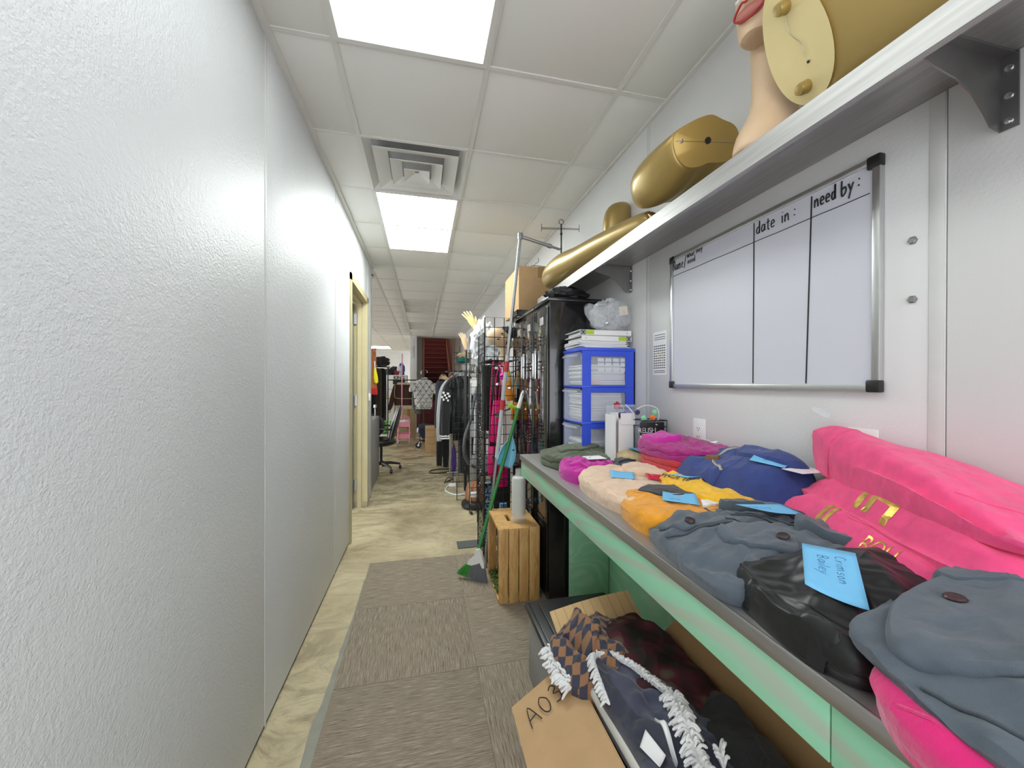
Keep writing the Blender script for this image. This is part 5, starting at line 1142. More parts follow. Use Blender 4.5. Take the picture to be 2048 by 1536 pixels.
def bagshape(nm, x, y, z, w_, h, mat, lb, cat, tilt=0, strap=True, group=None):
    t = thing(nm, lb, cat, group)
    M_ = Matrix.Translation((x, y, z))@Matrix.Rotation(tilt, 4, 'Y')
    mb = MB(); mb.ellipses([(V(0, 0, -h/2), V(w_*.42, 0, 0), V(0, .012, 0)), (V(0, 0, -h/2+.01), V(w_*.48, 0, 0), V(0, .018, 0)), (V(0, 0, 0), V(w_*.5, 0, 0), V(0, .022, 0)), (V(0, 0, h/2-.01), V(w_*.44, 0, 0), V(0, .016, 0)), (V(0, 0, h/2), V(w_*.38, 0, 0), V(0, .010, 0))], 20); mb.v = [tuple(M_ @ V(*v)) for v in mb.v]
    mb.build('pouch', mat, t)
    if strap: MB().tube([M_ @ p for p in cr([(-w_*.35, 0, h/2-.01), (-w_*.28, 0, h/2+(1.52-z-h/2)*.5), (0, 0, 1.522-z), (w_*.28, 0, h/2+(1.52-z-h/2)*.5), (w_*.35, 0, h/2-.01)], 6)], .004, 6).build('strap', mat, t)
    MB().box(-w_*.2, w_*.2, -.026, -.02, h*.1, h*.2, M_, .002).build('clasp', m_chrome, t, False)
    return t
bagshape('handbag', .585, 3.12, 1.03, .085, .34, m_magp, 'hot pink bag hanging behind the grid panel, upper and taller', 'bag', .06, True, 'hot pink bags')
bagshape('handbag', .555, 3.10, .71, .085, .24, m_magp, 'hot pink bag hanging low behind the pole, left of the dustpan', 'bag', 0, True, 'hot pink bags')
bagshape('handbag', .635, 3.14, .62, .10, .26, m_magp, 'hot pink bag lowest behind the green broom handle', 'bag', 0, True, 'hot pink bags')
bagshape('handbag', .675, 3.05, 1.28, .06, .16, m_orange, 'orange bag hanging beside the lockers behind the grid', 'bag', -.1, True, 'hanging bags')
bagshape('handbag', .715, 3.0, 1.12, .07, .14, m_orange, 'orange pouch below the yellow green bow by the lockers', 'bag', .1, True, 'hanging bags')
bagshape('handbag', .60, 3.2, 1.30, .08, .22, m_black, 'black bag with straps in the middle of the grid panel', 'bag', .0, True, 'hanging bags')
t = thing('hair_bow', 'yellow green bow tied beside the green broom handle', 'bow')
for s_ in (-1, 1):
    MB().ellipses([(V(.675, 2.84, 1.16), V(0, .006, 0), V(0, 0, .008)), (V(.675+s_*.03, 2.84, 1.175), V(0, .012, 0), V(0, 0, .022)), (V(.675+s_*.055, 2.84, 1.18+.012*s_), V(0, .006, 0), V(0, 0, .020))], 14).build('loop', m_yelg, t)
MB().blob((.675, 2.835, 1.165), .010, .010, .010, 12, 8).build('knot', m_yelg, t)
tag(MB().blob((.613, 3.0, 1.395), .026, .02, .028, 18, 12, wob=.3).build('flower_clip', plastic('magenta_petals', rgb(232, 50, 190), .6)), 'magenta flower clip hanging in the grid panel', 'hair clip')
tag(B(.665, .735, 3.12, 3.128, 1.30, 1.445, .002).build('display_card', base('pale_aqua_card', rgb(196, 232, 226), .6)), 'pale aqua display card behind the grid panel beside the lockers', 'card')
t = thing('hair_clip_card', 'yellow flower hair clips on the aqua card', 'hair clip'); MB().blob((.68, 3.10, 1.42), .014, .01, .018, 14, 8, wob=.5).blob((.692, 3.10, 1.385), .012, .01, .014, 14, 8, wob=.5, seed=3).build('clip', plastic('yellow_petals', rgb(240, 196, 50), .6), t)
q = N('blue_black_print_cloth'); q.l(q.ramp(q.noise(q.pos(), 42, 2, .6, 1.5), [(.44, (.012, .012, .014)), (.47, rgb(88, 132, 172)), (.60, rgb(176, 196, 206))]), q.b.inputs['Base Color']); q.b.inputs['Roughness'].default_value = .8; m_print = q.m
hang('patterned_leggings', [(.56, .47, .525), (.40, .465, .53), (.2, .47, .53), (.06, .475, .51)], 3.02, .018, m_print).name = 'patterned_leggings'
tag(bpy.data.objects['patterned_leggings'], 'blue black and white patterned leggings hanging low behind the grid', 'leggings')
tag(hang('blue_bundle', [(.38, .60, .66), (.2, .592, .670), (.005, .59, .67)], 3.05, .02, base('sky_blue_cloth', rgb(110, 170, 206), .8)), 'sky blue cloth bundle low behind the grid panel', 'cloth')
bpy.data.objects['blue_bundle'].name = 'cloth_bundle'
# dark clothes on hangers behind the near panel
for k_, (x, z0, z1, lb) in enumerate(((.56, .92, 1.50, 'black garment hanging behind the grid panel, nearest the aisle'), (.63, .70, 1.46, 'black garment hanging behind the grid panel in the middle'), (.70, .01, .55, 'black cloth hanging low behind the crate and grid'))):
    o = hang('hanging_garment', [(z1, x-.012, x+.012), (z1-.03, x-.05, x+.05), ((z0+z1)/2, x-.05, x+.05), (z0, x-.055, x+.055)], 3.42+.05*k_, .03, m_blackc, seed=k_); tag(o, lb, 'garment', 'black garments behind the grid')
tag(B(.60, .745, 3.30, 3.34, .02, .62, .01).build('black_case', m_blackc), 'tall black case standing behind the grid panel', 'case')
# chrome tubes of the display fixtures
for x, y, z0, z1, lb in ((.492, 4.1, 0, 1.34, 'bright metal rod behind the second grid panel, nearest the aisle'), (.56, 3.6, 0, 1.34, 'bright metal rod between the first and second grid panels')):
    tag(MB().cyl((x, y, z0), (x, y, z1), .010, 12).blob((x, y, z1), .011, .011, .011, 10, 6).build('metal_rod', m_alu), lb, 'rod', 'bright rods in the fixtures')
t = thing('jewelry_chain_display', 'row of silver chains and charms hanging behind the grid panel', 'jewelry'); mb = MB()
for i in range(26):
    z = 1.0-.028*i; mb.blob((.565+.008*math.sin(i*1.7), 3.9, z), .010, .008, .012, 8, 5)
mb.build('silver_charms', m_chrome, t); MB().cyl((.565, 3.9, 1.52), (.565, 3.9, .25), .003, 6).build('cord', m_wire, t)
# plastic hangers with black ruffles on the near panel side
# ---- mannequin pieces on top
FX = V(0, 0, 0)
t = thing('white_elastic_cover', 'puckered white elastic fabric cover draped over the grid panels', 'cover')
m_puck = base('white_nylon', rgb(206, 210, 214), .6, Sheen_Weight=.3)
cy = 3.55; cc = V(.565, cy, 1.675)
R = []
for s_, yy in ((.005, -.045), (.4, -.05), (.7, -.052), (.86, -.05), (.97, -.035), (1.03, 0), (.97, .035), (.86, .05), (.5, .05), (.005, .05)):
    row = []
    for k in range(96):
        a = 2*PI*k/96; rr = 1+.06*math.sin(k*PI/3)*(s_ > .5)+.10*noise.noise(V(math.cos(a)*1.5, math.sin(a)*1.5, 0))
        row.append(cc+V(math.cos(a)*.135*s_*rr, yy+.012*noise.noise(V(k*.3, s_*6, 0))+.010*math.sin(k*PI/3)*(.6 < s_ < 1.0), math.sin(a)*.215*s_*rr+(.04*s_ if math.sin(a) > 0 and math.cos(a) < 0 else 0)))
    R.append(row)
mb = MB(); mb.rings(R); o = mb.build('fabric', m_puck, t)
mb = MB(); mb.tube([cc+V(math.cos(2*PI*k/40)*.112, -.052, math.sin(2*PI*k/40)*.17) for k in range(40)], .006, 6, closed=True); mb.build('gathered_seam', m_puck, t)
for z_ in (1.46, 1.44): pass
tag(B(.49, .715, 3.48, 3.62, 1.428, 1.438).build('rack_shelf', m_wire), 'small black shelf carrying the white cover', 'shelf')
def mhand(lb, base_, scale, M, mat, nm='mannequin_hand', post=1):
    t = thing(nm, lb, 'mannequin part', 'mannequin hands')
    M_ = Matrix.Translation(base_)@M@Matrix.Scale(scale, 4)
    def P(*a): return M_ @ V(*a)
    mb = MB(); X, Y = (M_.to_3x3() @ V(1, 0, 0)), (M_.to_3x3() @ V(0, 1, 0))
    mb.ellipses([(P(0, 0, -.09), X*.024, Y*.02), (P(0, 0, -.05), X*.026, Y*.019), (P(0, 0, 0), X*.038, Y*.016), (P(0, 0, .05), X*.042, Y*.014), (P(0, 0, .085), X*.036, Y*.010)], 16)
    h = mb.build('palm', mat, t, sub=1)
    if post: MB().cyl((P(0, 0, -.085)), (P(0, 0, -.085).x, P(0, 0, -.085).y, post-1 if post > 1 else 0), .009, 8).build('support_rod', m_wire, t)
    for i, (x, ln, dx) in enumerate(((-.030, .072, -.012), (-.010, .082, -.003), (.011, .076, .006), (.031, .060, .016))):
        MB().tube([P(x, 0, .07), P(x+dx*.4, .003, .07+ln*.4), P(x+dx*.8, .010, .07+ln*.75), P(x+dx, .018, .07+ln)], [.0095*scale, .0088*scale, .0078*scale, .005*scale], 10).build('finger', mat, t)
    MB().tube([P(.028, 0, .0), P(.055, .008, .03), P(.068, .016, .062)], [.012*scale, .010*scale, .006*scale], 10).build('thumb', mat, t)
m_yskin = plastic('yellowish_mannequin_skin', rgb(226, 200, 140), .4)
mhand('yellowish mannequin hand with spread fingers above the white cover', (.475, 3.72, 1.90), 1.0, Matrix.Rotation(-.55, 4, 'Y')@Matrix.Rotation(.3, 4, 'Z'), m_yskin)
mhand('pale brown mannequin hand behind the white cover, left of the yellowish one', (.455, 4.35, 1.78), .85, Matrix.Rotation(-.25, 4, 'Y')@Matrix.Rotation(.5, 4, 'Z'), m_skin)
t = thing('face_mannequin', 'pale mannequin face with dark lips leaning behind the near grid panel', 'mannequin')
hc = V(.66, 3.30, 1.72); Mh = Matrix.Rotation(-1.0, 4, 'Y')
prof = [(-.12, .02, .02), (-.10, .04, .038), (-.07, .058, .055), (-.03, .07, .07), (.02, .078, .082), (.07, .078, .085), (.11, .06, .065), (.135, .02, .025)]
h_ = MB().ellipses([(hc+Mh.to_3x3()@V(0, 0, z), Mh.to_3x3()@V(a, 0, 0), V(0, b, 0)) for z, a, b in prof], 26).build('head', m_skin, t, sub=1)
r3 = Mh.to_3x3(); MB().cyl(hc+V(.02, 0, -.05), V(.68, 3.30, 1.51), .03, 12).build('neck_peg', m_skin, t); MB().cyl((.50, 3.30, 1.52), (.70, 3.30, 1.52), .005, 8).build('rest_bar', m_wire, t)
MB().ellipses([(hc+r3@V(0, -.075, .02), r3@V(.006, 0, 0), r3@V(0, 0, .01)), (hc+r3@V(0, -.092, -.005), r3@V(.012, 0, 0), r3@V(0, 0, .012)), (hc+r3@V(0, -.07, -.02), r3@V(.012, 0, 0), r3@V(0, 0, .006))], 10).build('nose', m_skin, h_)
mb = MB(); mb.ellipses([(hc+r3@V(-.03, -.058, -.05), r3@V(0, .004, 0), r3@V(0, 0, .003)), (hc+r3@V(-.012, -.068, -.05), r3@V(0, .008, 0), r3@V(0, 0, .012)), (hc+r3@V(.012, -.068, -.05), r3@V(0, .008, 0), r3@V(0, 0, .012)), (hc+r3@V(.03, -.058, -.05), r3@V(0, .004, 0), r3@V(0, 0, .003))], 12); mb.build('lips', plastic('dark_plum_lips', rgb(84, 34, 38), .4), h_)
for s_ in (-.028, .028): mb = MB(); mb.blob(hc+r3@V(s_, -.074, .028), .012, .008, .006, 12, 8); mb.build('eye', m_black, h_)
t = tag(crump(MB(), (.72, 3.32, 1.78), .06, .05, .05, 14, .3).build('black_hat', m_blackc), 'crumpled black hat beside the pale mannequin face', 'hat')
# wire basket with teal lining on the third panel
t = thing('wire_basket', 'small wire basket with teal lining hooked on the farthest grid panel', 'basket')
mb = MB()
for k in range(7): z = 1.60+.02*k; mb.tube([V(.42, 5.0, z), V(.60, 5.0, z), V(.60, 5.09, z), V(.42, 5.09, z)], .002, 5, closed=True)
mb.build('wire_frame', m_wire, t, False)
crump(MB(), (.51, 5.045, 1.635), .08, .035, .04, 8, .2).build('teal_lining', base('teal_cloth', rgb(24, 96, 92), .8), t); crump(MB(), (.51, 5.045, 1.70), .07, .03, .03, 9, .3).build('tissue_filling', base('tan_tissue', rgb(196, 178, 140), .8), t)
t = thing('display_shelf', 'black wire display shelf unit behind the second grid panel', 'shelf')
for z in (.30, .72, .95, 1.20): B(.50, .78, 4.36, 4.86, z-.01, z).build('shelf_board', m_wire, t)
for x in (.51, .77):
    for y in (4.37, 4.85): MB().cyl((x, y, 0), (x, y, 1.5), .008, 8).build('post', m_wire, t)
for k_, (x, y, z, c_, w_) in enumerate(((.60, 4.45, 1.20, (226, 226, 222), 'highest'), (.68, 4.6, .95, (210, 212, 214), 'second highest'), (.60, 4.45, .72, (190, 192, 194), 'third highest'), (.68, 4.5, .30, (150, 150, 150), 'lowest'))):
    tag(B(x-.07, x+.07, y, y+.06, z+.0005, z+.19, .008).build('display_box', plastic('pale_box_%s' % 'abcd'[k_], rgb(*c_), .5)), w_+' pale boxed goods on the shelf unit behind the second grid panel', 'box', 'pale boxes behind the grid panels')
for k_ in range(5):
    x, y, z = .50+.2*(k_ % 2), 3.55+.08*k_, 1.46
    t = thing('headband', ('first', 'second', 'third', 'fourth', 'fifth')[k_]+' black headband from the front on the rails between the grid panels', 'headband', 'black headbands between the grid panels')
    MB().tube([V(x+.05*math.cos(a), y, z+.06*math.sin(a)) for a in [-.6+(PI+1.2)*i/14 for i in range(15)]], .008, 8, flat=.5).build('band', m_black, t)
# vacuum
t = thing('vacuum_cleaner', 'upright vacuum with copper coloured base and grey hose behind the grid panels', 'vacuum cleaner')
vx_, vy_ = .56, 4.20
m_copper = base('copper_plastic', rgb(176, 120, 88), .3, .4)
MB().lathe([(.0001, .012), (.14, .012), (.155, .03), (.15, .06), (.11, .085), (.0001, .09)], (vx_, vy_, 0), 30).build('floor_head', m_black, t)
MB().lathe([(.0001, .085), (.105, .085), (.115, .12), (.10, .22), (.05, .30), (.0001, .31)], (vx_, vy_, 0), 26).build('ball_body', m_copper, t)
MB().lathe([(.0001, .30), (.05, .30), (.055, .34), (.052, .50), (.04, .56), (.0001, .58)], (vx_, vy_, 0), 22).build('dust_canister', film('smoky_clear_plastic', (.3, .3, .3), .6), t)
MB().lathe([(.0001, .58), (.03, .58), (.028, .66), (.018, .80), (.018, 1.10), (.0001, 1.11)], (vx_, vy_, 0), 16).build('wand', m_greymetal, t)
MB().tube(cr([(.57, 4.15, 1.30), (.53, 4.10, 1.15), (.49, 4.08, .95), (.43, 4.06, .78), (.42, 4.06, .62), (.47, 4.10, .50), (.55, 4.15, .44)], 8), .017, 10).build('hose', base('dark_grey_hose', rgb(78, 80, 84), .35), t)
tag(MB().box(.49, .56, 4.0, 4.04, .16, .21, Matrix.Identity(4), .004).build('packet', m_paper), 'small white packet beside the vacuum base', 'packet')

# ================================================================ CLOTHES RACKS
m_denim = cloth_mat('dark_slate_dress', rgb(56, 60, 74), .85, .2, 600); m_leather = base('black_leatherette', (.014, .016, .018), .35)
t = thing('round_clothes_rack', 'round chrome and black clothes rack carrying black jackets', 'clothes rack')
rc = V(.52, 5.62, 0)
MB().tube([rc+V(.20*math.cos(2*PI*k/40), .20*math.sin(2*PI*k/40), 1.50) for k in range(40)], .011, 8, closed=True).build('top_ring', m_wire, t)
MB().cyl(rc+V(0, 0, .05), rc+V(0, 0, 1.52), .016, 12).build('post', m_alu, t)
mb = MB()
for k in range(4): mb = MB(); a = PI/4+k*PI/2; mb.cyl(rc+V(0, 0, 1.48), rc+V(.2*math.cos(a), .2*math.sin(a), 1.50), .008, 8).cyl(rc+V(0, 0, .06), rc+V(.24*math.cos(a), .24*math.sin(a), .02), .012, 8); mb.build('spoke', m_alu, t)
def hanger(t, x, y, z, wd=.19, nm='hanger'):
    mb = MB().tube(cr([(x, y, z+.06), (x+.012, y, z+.085), (x-.004, y, z+.10), (x-.016, y, z+.085)], 5), .002, 6).tube([(x, y, z+.06), (x-wd, y, z-.03)], .004, 6).tube([(x, y, z+.06), (x+wd, y, z-.03)], .004, 6)
    return mb.build(nm, m_alu, t)
# white-sleeved sport jacket seen edge on
t = thing('hanging_jacket', 'black jacket with white checker and stripe trim, nearest the aisle on the round rack', 'jacket', 'jackets on the round rack')
hang('body', [(1.415, .36, .52), (1.36, .32, .58), (1.15, .30, .60), (.90, .285, .60), (.72, .28, .60), (.66, .30, .58)], 5.30, .06, m_leather, t, 6, .3, 2)
hang('sleeve', [(1.40, .34, .42), (1.28, .26, .38), (1.05, .225, .36), (.80, .215, .35), (.64, .22, .34), (.60, .23, .32)], 5.20, .045, m_blackc, t, 3, .2, 1)
hang('sleeve', [(1.38, .30, .36), (1.25, .22, .30), (1.0, .185, .27), (.75, .175, .25), (.56, .18, .25)], 5.32, .035, base('pale_satin_lining', rgb(176, 178, 178), .4), t, 3, .2, 5)
for z in (.645, .615): hang('white_cuff_stripe', [(z+.009, .212, .352), (z-.009, .214, .350)], 5.20, .052, m_white, t, 3, .2, 1, steps=2)
ck_ = MB()
for r in range(4):
    for c in range(4):
        if (r+c) % 2 == 0: ck_.box(.25+c*.028+r*.002-.01*r, .278+c*.028-.01*r, 5.135, 5.142, 1.20-.028*r-.006*c, 1.226-.028*r-.006*c)
ck_.build('checker_patch', m_white, t, False)
hang('shoulder_panel', [(1.41, .37, .44), (1.36, .33, .47), (1.28, .30, .48)], 5.19, .05, m_leather, t, 5, .3, 4)
hanger(t, .45, 5.30, 1.42, .12)
for k_, (x0, x1, z0, y, lb) in enumerate(((.42, .60, .55, 5.42, 'black garment second from the aisle on the round rack'), (.50, .70, .08, 5.5, 'long black dress hanging on the round rack behind the jackets'), (.46, .64, .75, 5.72, 'black jacket at the back of the round rack'))):
    t = thing('hanging_garment', lb, 'garment', 'black garments on the round rack')
    m_ = (x0+x1)/2
    hang('cloth', [(1.43, m_-.03, m_+.03), (1.40, x0+.02, x1-.02), (1.1, x0, x1), (.8 if z0 < .7 else .95, x0-.01, x1+.01), (z0, x0-.015, x1+.015)], y, .05, m_blackc, t, 7, .35, 3+k_); hanger(t, m_, y, 1.43, .08)
for k_, (x, z) in enumerate(((.40, 1.46), (.56, 1.48))):
    tag(MB().tube(cr([(x-.05, 5.3, z), (x-.02, 5.3, z+.02), (x+.03, 5.3, z+.02), (x+.07, 5.3, z-.01)], 5), .006, 8, flat=.4).build('size_ring', base('pale_blue_plastic_%d' % k_, rgb(176, 206, 216), .3)), ('left', 'right')[k_]+' pale blue size marker on the round rack top', 'marker', 'size markers on the round rack')
t = thing('hanging_trousers', 'black trousers hanging low in front of the cardboard box', 'trousers')
hang('left_leg', [(.62, .205, .30), (.45, .20, .295), (.2, .20, .29), (.09, .205, .285)], 5.98, .03, m_blackc, t, 2, .2, 1); hang('right_leg', [(.62, .29, .385), (.40, .295, .40), (.15, .30, .39), (.06, .305, .385)], 6.0, .03, m_blackc, t, 2, .2, 4)
hang('waistband', [(.68, .22, .38), (.62, .21, .385)], 5.99, .028, m_blackc, t, 2, .1, 4, steps=2)
tag(MB().cyl((.40, 5.9, 0), (.40, 5.9, .70), .012, 8).build('metal_post', m_alu), 'bare metal rack leg beside the black trousers', 'rack leg')
tag(crump(MB(), (.445, 5.75, .22), .035, .03, .21, 4, .15, zmin=.002).build('purple_bag', plastic('purple_film', rgb(86, 48, 156), .4)), 'purple plastic bag standing under the round rack', 'bag')
# cords
def cord(nm, pts, r, mat, lb): return tag(MB().tube(cr(pts, 8), r, 8).build(nm, mat), lb, 'cord')
cord('white_cable', [(.60, 4.70, .012), (.50, 4.66, .012), (.37, 4.68, .010), (.28, 4.85, .010), (.30, 5.02, .012), (.36, 5.1, .03)], .009, m_white, 'white extension cord curling on the floor by the grid panels')
tag(MB().box(.33, .42, 5.06, 5.11, .0, .04, None, .006).build('power_strip', m_white), 'white power strip end on the floor under the round rack', 'power strip')
cord('cable', [(.28, 5.25, .008), (.33, 5.35, .05), (.38, 5.28, .07), (.34, 5.2, .04), (.29, 5.28, .01), (.36, 5.38, .01), (.41, 5.3, .05), (.35, 5.24, .02)], .005, m_wire, 'tangled black cable on the floor below the round rack')
t = thing('floor_stand', 'flat black metal ring base of a rack lying on the concrete', 'stand')
MB().tube(cr([(.10, 5.95, .008), (.16, 6.08, .008), (.40, 6.1, .008), (.44, 6.0, .008), (.30, 5.86, .008), (.14, 5.86, .008)], 6, True), .008, 8, closed=True).build('ring', m_wire, t)
t = thing('wire_rack', 'small low black wire rack on the floor by the vacuum', 'rack')
mb = MB()
for z in (.01, .16): mb.tube([V(.38, 4.45, z), V(.56, 4.42, z), V(.58, 4.62, z), V(.40, 4.66, z)], .004, 6, closed=True)
for x, y in ((.38, 4.45), (.56, 4.42), (.58, 4.62), (.40, 4.66)): mb.cyl((x, y, .01), (x, y, .22), .004, 6)
mb.build('wire_frame', m_wire, t)

# ================================================================ FARTHER DOWN: dress, box, sweater stand, cart
t = thing('hanging_dress', 'long dark slate dress hanging beside the bow print sweater', 'dress')
hang('bodice', [(1.37, .25, .44), (1.30, .215, .465), (1.15, .22, .46), (1.02, .22, .46)], 7.0, .05, m_denim, t, 3, .15, 1); hang('skirt', [(1.02, .222, .458), (.85, .21, .48), (.55, .20, .50)], 7.0, .055, m_denim, t, 8, .4, 2)
hanger(t, .345, 7.0, 1.40, .09); MB().cyl((.345, 7.06, .02), (.345, 7.06, 1.50), .009, 8).build('stand_post', m_wire, t)
mhand('pale mannequin hand resting above the slate dress', (.40, 6.94, 1.42), .8, Matrix.Rotation(-1.3, 4, 'Y'), m_skin)
t = thing('cardboard_box', 'brown cardboard box with a white shipping label on the floor by the trousers', 'box', 'cardboard boxes')
B(.05, .55, 7.6, 8.0, .0, .485, .003).build('carton', m_card, t); B(.044, .55, 7.594, 7.6, .43, .487, .001).build('top_flap_edge', m_card, t); B(.05, .55, 7.597, 7.6, .30, .305).build('seam', m_cardd, t)
lb = B(.32, .43, 7.594, 7.598, .33, .43).build('shipping_label', m_paper, t); mb = MB()
for k in range(5): mb.box(.39, .42, 7.592, 7.594, .34+k*.016, .348+k*.016)
mb.build('label_print', m_ink, lb, False)
B(.12, .28, 7.597, 7.6, .17, .18).build('printed_line', m_cardd, t)
t = thing('rolling_garment_rack', 'black rolling garment stand with a caster and jeans folded over its base', 'clothes rack')
MB().cyl((.025, 8.2, .12), (.025, 8.2, 1.56), .013, 10).build('post', m_wire, t)
MB().tube([(-.30+.3, 8.2, 1.55), (-.02, 8.2, 1.57)], .006, 6).tube(cr([(-.03, 8.2, 1.52), (-.035, 8.2, 1.58), (.0, 8.2, 1.60)], 5), .005, 6).tube(cr([(.08, 8.2, 1.54), (.09, 8.2, 1.58), (.05, 8.2, 1.60)], 5), .005, 6).build('hook', m_chrome, t)
MB().tube([(.025, 8.17, 1.02), (.27, 8.17, 1.02)], .009, 8).build('cross_bar', m_wire, t)
MB().tube(cr([(-.09, 8.2, .12), (-.03, 8.2, .16), (.05, 8.2, .14), (.3, 8.2, .14)], 6), .014, 8).build('foot_bar', m_wire, t)
w_ = MB().cyl((-.085, 8.185, .06), (-.085, 8.215, .06), .06, 20).build('caster', m_black, t); MB().cyl((-.085, 8.18, .06), (-.085, 8.22, .06), .022, 12).tube([(-.085, 8.18, .06), (-.06, 8.18, .14)], .008, 6).build('fork', m_chrome, w_)
MB().ellipses([(V(-.10, 8.15, .36), V(.01, 0, 0), V(0, 0, .05)), (V(-.06, 8.15, .42), V(.03, .02, 0), V(0, .05, .07)), (V(0, 8.15, .46), V(.03, .02, 0), V(0, .06, .05)), (V(.2, 8.15, .44), V(.03, .02, 0), V(0, .06, .045)), (V(.26, 8.15, .42), V(.01, 0, 0), V(0, .04, .03))], 16).build('folded_jeans', cloth_mat('dark_indigo', rgb(30, 38, 60)), t)
hang('jeans_leg', [(.44, -.07, .06), (.34, -.08, .05), (.22, -.02, .06)], 8.13, .03, MATS.get('x') or base('dark_indigo_leg', rgb(34, 42, 66), .8), t, 2, .2, 1)
MB().blob((-.095, 8.12, .38), .02, .02, .055, 12, 8).build('white_sole', m_white, t)
MB().cyl((-.03, 8.2, .13), (-.02, 8.2, .30), .012, 8).cyl((-.14, 8.2, .21), (-.01, 8.2, .21), .008, 8).build('chrome_stem', m_chrome, t)
# bow sweater
q = N('white_knit_with_diamonds'); v = q.pos(); sp = q.n('ShaderNodeSeparateXYZ'); q.l(v, sp.inputs[0])
def mth(q, op, a, b=None, c=None):
    n = q.n('ShaderNodeMath', operation=op)
    for i, x in enumerate((a, b, c)):
        if x is None: continue
        if isinstance(x, (int, float)): n.inputs[i].default_value = x
        else: q.l(x, n.inputs[i])
    return n.outputs[0]
u1 = mth(q, 'ADD', mth(q, 'MULTIPLY', sp.outputs[0], 7.6), mth(q, 'MULTIPLY', sp.outputs[2], 5.2)); u2 = mth(q, 'SUBTRACT', mth(q, 'MULTIPLY', sp.outputs[0], 7.6), mth(q, 'MULTIPLY', sp.outputs[2], 5.2))
l1 = mth(q, 'LESS_THAN', mth(q, 'ABSOLUTE', mth(q, 'SUBTRACT', mth(q, 'FRACT', u1), .5)), .045); l2 = mth(q, 'LESS_THAN', mth(q, 'ABSOLUTE', mth(q, 'SUBTRACT', mth(q, 'FRACT', u2), .5)), .045)
q.l(q.ramp(mth(q, 'MAXIMUM', l1, l2), [(.4, rgb(206, 206, 204)), (.6, rgb(120, 120, 122))]), q.b.inputs['Base Color']); q.b.inputs['Roughness'].default_value = .95; m_knit = q.m
t = thing('hanging_sweater', 'white knit sweater with black bows and diamonds hanging on the rolling stand', 'sweater')
hang('body', [(1.41, -.04, .08), (1.38, -.14, .17), (1.28, -.20, .225), (1.05, -.175, .20), (.85, -.145, .19), (.80, -.14, .18)], 8.2, .05, m_knit, t, 3, .12, 1)
hang('sleeve', [(1.33, -.23, -.14), (1.24, -.27, -.12), (1.16, -.27, -.15)], 8.19, .045, m_knit, t, 2, .1, 2); hang('sleeve', [(1.33, .16, .25), (1.24, .15, .285), (1.12, .18, .28)], 8.19, .045, m_knit, t, 2, .1, 3)
for z in (.83, .80): hang('hem_stripe', [(z+.004, -.148, .192), (z-.004, -.148, .192)], 8.2, .055, m_black, t, 3, .12, 1, steps=2)
bw = MB()
def bow_(x, z, y=8.13):
    for s_ in (-1, 1): bw.add([(x, y, z), (x+s_*.020, y, z+.014), (x+s_*.020, y, z-.010), (x, y-.004, z), (x+s_*.020, y-.004, z+.014), (x+s_*.020, y-.004, z-.010)], [(0, 1, 2), (3, 5, 4), (1, 2, 5, 4), (0, 1, 4, 3), (0, 2, 5, 3)])
    bw.box(x-.012, x-.006, y-.003, y, z-.022, z).box(x+.006, x+.012, y-.003, y, z-.022, z)
for r in range(7):
    for c in range(4):
        x = -.155+c*.115+(r % 2)*.057; z = 1.33-r*.077
        if x < .21-(.03*(r > 3)): bow_(x, z)
bw.build('black_bows', m_black, t, False)
mb = MB().tube(cr([(-.02, 8.2, 1.43), (.04, 8.18, 1.44), (.09, 8.2, 1.43)], 5), .014, 8); mb.build('collar', m_knit, t)
t = tag(hang('grey_top', [(1.15, -.21, -.10), (.95, -.22, -.08), (.74, -.19, -.04), (.70, -.15, -.05)], 8.32, .03, base('grey_jersey', rgb(110, 110, 112), .9)), 'grey top hanging behind the bow print sweater', 'top')
# pink cart
m_pinkm = base('pink_painted_metal', rgb(232, 150, 170), .4)
t = thing('utility_cart', 'pink metal rolling cart with two trays and a tall pink pole', 'cart')
ax0, ax1, ay0, ay1 = -.525, -.25, 8.5, 8.85
for z in (.15, .40):
    tr = MB().box(ax0, ax1, ay0, ay1, z, z+.006); tr.box(ax0, ax1, ay0, ay0+.004, z, z+.11).box(ax0, ax1, ay1-.004, ay1, z, z+.11).box(ax0, ax0+.004, ay0, ay1, z, z+.11).box(ax1-.004, ax1, ay0, ay1, z, z+.11); tr.build('tray', m_pinkm, t, False)
for y in (ay0-.01, ay1+.01):
    MB().tube(cr([(ax0+.02, y, .08), (ax0+.02, y, .30), (ax0+.025, y, .52), (ax0+.08, y, .60), (ax1-.08, y, .60), (ax1-.025, y, .52), (ax1-.02, y, .30), (ax1-.02, y, .08)], 5), .011, 8).build('hoop', m_pinkm, t)
for x in (ax0+.02, ax1-.02):
    for y in (ay0, ay1): w_ = MB().cyl((x-.01, y, .032), (x+.01, y, .032), .032, 14).build('caster', m_steeld, t); MB().tube([(x, y, .03), (x, y, .09)], .008, 6).build('caster_stem', m_white, w_)
MB().cyl((-.425, 8.48, .58), (-.425, 8.48, 1.95), .012, 10).build('pole', m_pinkm, t)
tag(crump(MB(), (-.39, 8.67, .475), .11, .13, .065, 5, .3, zmin=.408).build('white_tissue', m_paper), 'crumpled white tissue heaped in the upper tray of the pink cart', 'tissue')
m_lg = plastic('bright_green_plastic', rgb(96, 216, 44), .4)
